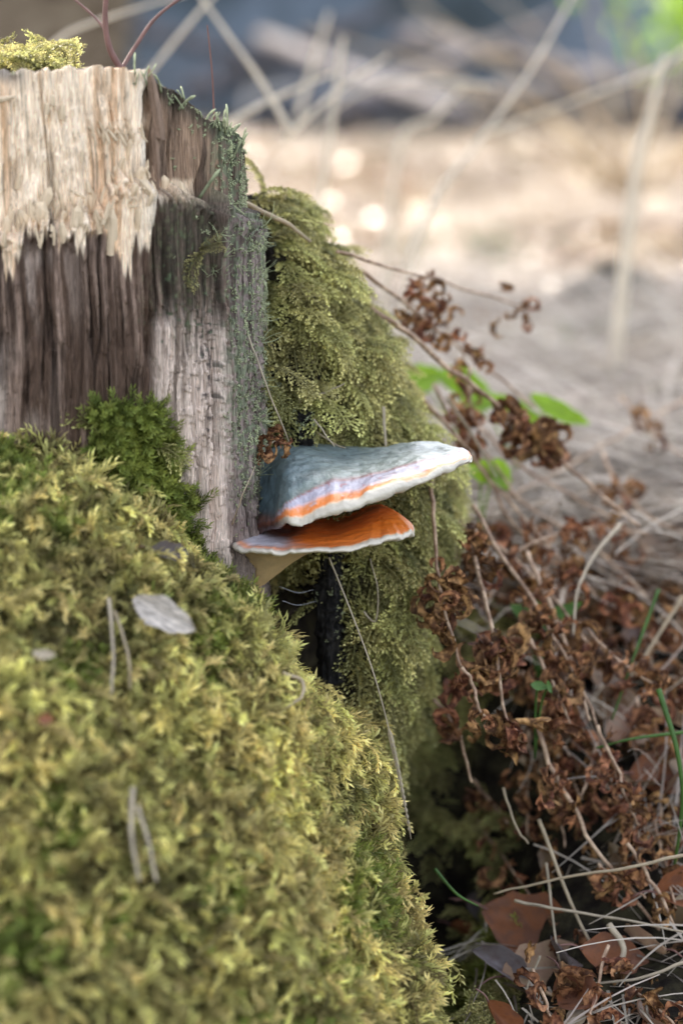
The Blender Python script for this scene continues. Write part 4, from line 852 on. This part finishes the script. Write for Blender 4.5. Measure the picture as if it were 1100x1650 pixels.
blades(870, 990, [(0, 0, .03, .012, (.9, .2, .6)), (.012, 0, .03, .012, (1.0, -.4, 0)), (-.012, 0, .028, .012, (1.0, .6, .2)), (.0, 0, .028, .010, (1.1, 1.2, .2))], 'fresh green lobed leaf among the brown ferns', 'leafy_plant', 'plant', M_dgreen, Y=.18)
blades(865, 1105, [(0, 0, .012, .007, (1.1, .2, .3)), (.007, 0, .009, .004, (1.0, 1.3, 0))], 'tiny pale green leaf below the lobed one', 'leafy_plant', 'plant', M_dgreen, Y=.06)
blades(1075, 800, [(0, 0, .03, .018, (1.2, .7, .3)), (.0, 0, .04, .018, (1.2, 1.3, 0))], 'blurred green leaves at the right edge of the litter', 'leafy_plant', 'plant', M_dgreen, Y=.6)
for i, (p, r, lab) in enumerate([([(1060,1110,.05),(1090,1210,.04),(1098,1300,.04),(1082,1420,.05)], .0018, 'upright green grass blade at the right edge'), ([(1060,950,.15),(1020,1060,.13),(985,1160,.12)], .0013, 'slanting green grass blade above the pale tan leaf'),
        ([(1100,1180,.06),(1020,1190,.06),(960,1205,.07)], .0012, 'green grass blade lying flat across the ferns'), ([(700,1400,.0),(735,1440,.0),(770,1460,.0)], .0012, 'dark green blade low in the cleft')]):
    stick('green_grass', p, r, r*.5, M_dgreen, lab, 'grass')
# bright green moss tuft at the bottom, moss and sprigs in the cleft
def gpoints(n, x0, x1, y0, y1, keep=None):
    x = rng.uniform(x0, x1, n); y = rng.uniform(y0, y1, n); p = np.stack([x, y, gz(x, y)], -1)
    if keep is not None: p = p[keep(p)]
    return p
c = onground(790, 1600, .01); p = np.stack([c[0]+rng.normal(0, .011, 160), c[1]+rng.normal(0, .012, 160), np.zeros(160)], -1); p[:, 2] = gz(p[:, 0], p[:, 1])+.012-.01*((p[:, 0]-c[0])**2+(p[:, 1]-c[1])**2)/.0004
scatter('moss', 'star_moss', p, np.array([[0, -.2, 1.]])+rng.normal(0, .4, p.shape), rng.normal(0, 1, p.shape), rng.uniform(1.2, 2.2, len(p)), 'small vivid green star moss tuft at the bottom beside the blue-grey leaf', 'moss')
p = gpoints(3000, .02, .20, -.05, .35, lambda p: (fbm(p[:, 0]*30, p[:, 1]*30, 0, 71, 2) > .0) & (proj(p)[0] < 830))
scatter('moss', 'feather_moss', p, np.array([[0, -.5, 1.]])+rng.normal(0, .4, p.shape), down_tangent(p), rng.uniform(.6, 1.1, len(p)), 'dark green moss growing in the shaded cleft below the mound', 'moss')
# ------------------------------------------------------------------ ground cover
n = 7500; dd = np.exp(rng.uniform(math.log(1.75), math.log(11.0), n)); x = rng.uniform(-.34, .34, n)*dd; y = dd-1.39
k = ~((x < .12) & (y < .4)) & ~((y > 1.6) & (fbm(x*1.3, y*.7, 0, 19, 3)+rng.normal(0, .06, len(x)) > .12)); x, y = x[k], y[k]; p = np.stack([x, y, gz(x, y)+rng.uniform(0, .012, len(x))], -1)
scatter('dry_grass', 'grass_bundles', p, np.array([[0, 0, 1.]])+rng.normal(0, .12, p.shape), np.stack([np.ones(len(p)), rng.normal(-.35, .6, len(p)), 0*x], -1)*rng.choice([-1, 1], len(p))[:, None], rng.uniform(.7, 1.3, len(p)), 'matted pale dry grass lying over the ground behind the stump', 'grass')
p = gpoints(150, .1, .55, -.3, .45); scatter('dry_grass', 'grass_bundles', p, np.array([[0, -.3, 1.]])+rng.normal(0, .3, p.shape), rng.normal(0, 1, p.shape)+np.array([[.6, -1, 0]]), rng.uniform(.3, .55, len(p)), 'broken straw scattered under the dead ferns on the right bank', 'grass')
n = 4800; dd = np.exp(rng.uniform(math.log(1.5), math.log(11.0), n)); x = rng.uniform(-.34, .34, n)*dd; y = dd-1.39; k = ~((x < .12) & (y < .35)); x, y = x[k], y[k]
p = np.stack([x, y, gz(x, y)+.012], -1); scatter('leaf_litter', 'litter_leaves', p, np.array([[0, -.2, 1.]])+rng.normal(0, .45, p.shape), rng.normal(0, 1, p.shape), rng.uniform(.6, 1.25, len(p)), 'brown fallen leaves littering the ground behind and right of the stump', 'leaves')
p = gpoints(240, .12, .55, -.35, .4); p[:, 2] += .006; scatter('leaf_litter', 'litter_leaves', p, np.array([[0, -.5, 1.]])+rng.normal(0, .5, p.shape), rng.normal(0, 1, p.shape), rng.uniform(.4, .85, len(p)), 'small dark leaf litter under the dead ferns on the right bank', 'leaves')
for i, (x, y, lab) in enumerate([(675, 345, 'pale curled leaf added as a glint on the far grass, middle'), (925, 287, 'pale curled leaf added as a glint at the far upper right'), (700, 300, 'small pale leaf added as a glint above the middle one'), (1060, 330, 'pale leaf added as a glint near the right edge')]):
    o = leaf(x, y, .075, .05, (1.2, .2, i), mat('pale_glint_leaf_%d' % i, (.78, .68, .55), .35, vary=.1, trans=.4, spec=.6), lab, curl=.5, lift=.03, seed=40+i, pet=False)  # pale leaves added as sun glints, the brightness in their colour
protos('fern_crumbs', LM)
p = gpoints(650, .12, .6, -.35, .5); p[:, 2] += .004
scatter('fern_litter', 'fern_crumbs', p, rng.normal(0, 1, p.shape)+np.array([[0, 0, .8]]), rng.normal(0, 1, p.shape), rng.uniform(.4, .9, len(p)), 'shrivelled brown fern crumbs carpeting the soil of the right bank', 'fern litter')
for i, (x, y, n_, lab) in enumerate([(792, 432, 9, 'small green grass tuft on the far litter above the twig'), (650, 440, 7, 'faint green tuft beside the moss mound top'), (905, 600, 6, 'green sprouts in the pale grass right of centre'), (1075, 790, 9, 'green grass tuft at the right edge of the pale litter'), (1085, 170, 8, 'green sprouts at the far right below the sapling'), (1050, 700, 6, 'sparse green blades near the right edge')]):
    c = onground(x, y, .0); root = empty('grass_tuft', c, lab, 'grass'); k_ = 1+float(c[1])*.25
    for j in range(n_*2):
        pts = np.array(arc_strand(random.uniform(.03, .06)*k_, random.uniform(0, 6.3), 1.4, random.uniform(.2, 1.2), 6)); V, F = tube(pts+np.array([random.gauss(0, .02), random.gauss(0, .02), 0])*k_, np.linspace(.0016, .0005, 6)*k_, 4); link('blade', mesh('blade', V, F, M_dgreen), root)
# dark clod in the middle distance
for (px, py, sx, lab) in [(985, 512, .085, 'dark clump of old leaves on the pale grass at middle right'), (770, 425, .05, 'small dark tuft on the far pale grass')]:
    c = onground(px, py, 0); u, v = np.meshgrid(np.linspace(0, math.pi/2, 14), np.linspace(0, 2*math.pi, 28, endpoint=False), indexing='ij')
    r = sx*(1+.35*fbm(np.cos(v)*2, np.sin(v)*2, u*2, 4, 3)); V = np.stack([r*1.2*np.sin(u)*np.cos(v), r*np.sin(u)*np.sin(v), r*1.0*np.cos(u)-.01], -1).reshape(-1, 3)
    root = empty('leaf_clump', c, lab, 'leaves'); link('clump_core', mesh('clump_core', V, gridF(14, 28, True), M_soil), root)
    for i in range(14):
        o = link('leaf', PC['litter_leaves'][0].objects[i % 7].data, root); a = random.uniform(0, 6.3); o.location = (sx*math.cos(a)*random.uniform(.3, 1.1), sx*math.sin(a)*.8, sx*random.uniform(.1, .45)); o.rotation_euler = [random.uniform(0, 6) for _ in range(3)]

# ------------------------------------------------------------------ far background
def log(px0, px1, py, Y, r, label, tilt=0):
    a = onground(px0, py, r*.8); b = onground(px1, py+tilt, r*.8); a = np.array([a[0], Y, gz(a[0], Y)+r*.7]); b = np.array([b[0], Y+.3, gz(b[0], Y+.3)+r*.7])
    pts = np.linspace(a, b, 24); V, F = tube(pts, np.linspace(r, r*.8, 24), 18, wob=.12, seed=py); tag(link('fallen_log', mesh('fallen_log', V, F, M_log)), label, 'log')
log(330, 1500, 235, 8.3, .13, 'dark blurred fallen log lying along the far edge of the sunlit ground', -10)
log(200, 1400, 150, 10.2, .20, 'upper blurred grey log lying on the shaded slope')
log(-300, 900, 90, 11.2, .22, 'highest blurred log on the shaded slope', 10)
for i, (x0, y0, x1, y1, Y, rr) in enumerate([(560,175,900,30,9.6,.05),(420,60,760,190,9.4,.04),(650,60,1100,150,9.9,.06),(300,150,640,10,10.2,.05),(780,170,1150,100,9.2,.05),(200,40,520,120,9.8,.04)]):
    a = onground(x0, y0, .15); b = onground(x1, y1, .2); V, F = tube(np.linspace(a, b, 16), np.linspace(rr, rr*.5, 16), 8, wob=.2, seed=i)
    tag(link('fallen_branch', mesh('fallen_branch', V, F, M_bark)), ['grey fallen branch leaning up the shaded slope, middle', 'dark branch slanting down the slope behind the tall stalk', 'long dark branch lying high on the slope at the right', 'dark branch crossing the slope behind the stump twigs', 'dark branch low on the slope at the right edge', 'thin dark branch on the slope above the stump'][i], 'branch')
def shrub(px, py, Y, n, L_, label, seed, m=M_straw):
    random.seed(seed); c = P(px, py, Y); c[2] = gz(c[0], c[1]); root = empty('bare_shrub', c, label, 'shrub')
    for i in range(n):
        az = random.uniform(0, 6.3); up = random.uniform(.25, 1.2); pts = arc_strand(L_*random.uniform(.5, 1.1), az, up, random.uniform(.2, 1.4), 9)
        V, F = tube(pts, np.linspace(.007, .002, 9), 5); link('branch', mesh('branch', V, F, m), root)
shrub(1030, 230, 4.6, 26, .95, 'pale bare shrub with arching branches at the upper right', 3)
shrub(830, 200, 5.6, 14, .8, 'smaller bare shrub left of the arching one', 4, M_straw2)
# green sapling in the corner
c = P(1090, 30, 7.2); root = empty('green_sapling', (c[0]+.25, c[1], float(gz(c[0]+.25, c[1]))), 'sunlit yellow-green sapling in the top right corner', 'sapling')
h = c[2]-root.location.z; V, F = tube([[0, 0, 0], [0, 0, h*.6], [-.05, 0, h+.3]], [.02, .015, .006], 7); link('trunk', mesh('trunk', V, F, M_bark), root)
mb = MB()
for i in range(420):
    q = np.array([random.gauss(-.15, .16), random.gauss(0, .16), h+random.gauss(.05, .11)]); a = unit(rng.normal(0, 1, 3)); b = unit(np.cross(a, rng.normal(0, 1, 3))); mb.add([q-a*.03, q-b*.014, q+a*.03, q+b*.014], [(0, 1, 2, 3)])
V, F, A = mb.get(); link('crown', mesh('crown', V, F, M_green, smooth=False), root)
# unseen trees added on the sun side: their crowns stand above the frame and shade the stump
light_gaps = [(P(40, 100, .02), .13), (P(430, 318, .16), .03)]  # needle cards are left out along these sun lines to light the moss
def pine(x, y, r, z0, z1, n, label, seed):
    random.seed(seed); lr = np.random.default_rng(seed); g = float(gz(x, y)); root = empty('shade_pine', (x, y, g), label, 'tree')
    V, F = tube([[0, 0, -.1], [.02, 0, z1*.5], [0, .03, z1]], [.13, .09, .02], 12, wob=.08); link('trunk', mesh('trunk', V, F, M_bark), root)
    for i in range(16):
        a = i*2.4; zz = lerp(z0, z1, i/16); rr = r*math.sqrt(max(.05, 1-((zz-(z0+z1)/2)/((z1-z0)/2))**2))
        V, F = tube([[0, 0, zz-.2], [math.cos(a)*rr*.5, math.sin(a)*rr*.5, zz], [math.cos(a)*rr*.95, math.sin(a)*rr*.95, zz+.05]], [.03, .02, .006], 5); link('limb', mesh('limb', V, F, M_bark), root)
    u = lr.normal(0, 1, (n, 3)); u = unit(u)*(lr.random((n, 1))**.4); q = u*np.array([r, r, (z1-z0)/2])+np.array([0, 0, (z0+z1)/2])
    w = q+np.array(root.location); keep = np.ones(n, bool)
    for gp, gr in light_gaps:
        dlt = w-gp; al = dlt@SUND; keep &= np.linalg.norm(dlt-al[:, None]*SUND, axis=1) > gr+.015
    q = q[keep]; a = unit(lr.normal(0, 1, q.shape)); b = unit(np.cross(a, lr.normal(0, 1, q.shape)))
    V = np.stack([q-a*.085, q-b*.035, q+a*.085, q+b*.035], 1).reshape(-1, 3); F = np.arange(len(V)).reshape(-1, 4)
    o = link('crown', mesh('crown', V, F, M_needle, smooth=False), root); return root
mid = np.array([.15, .75, .2]); c = mid+SUND*4.9
pine(c[0], c[1], 1.35, c[2]-1.25, c[2]+1.35, 13000, 'unseen pine tree added toward the sun, its dense crown shading the stump', 1)
pine(c[0]-1.3, c[1]+1.9, 1.0, c[2]-.3, c[2]+1.9, 5000, 'slimmer unseen pine tree added beside the dense one', 2)
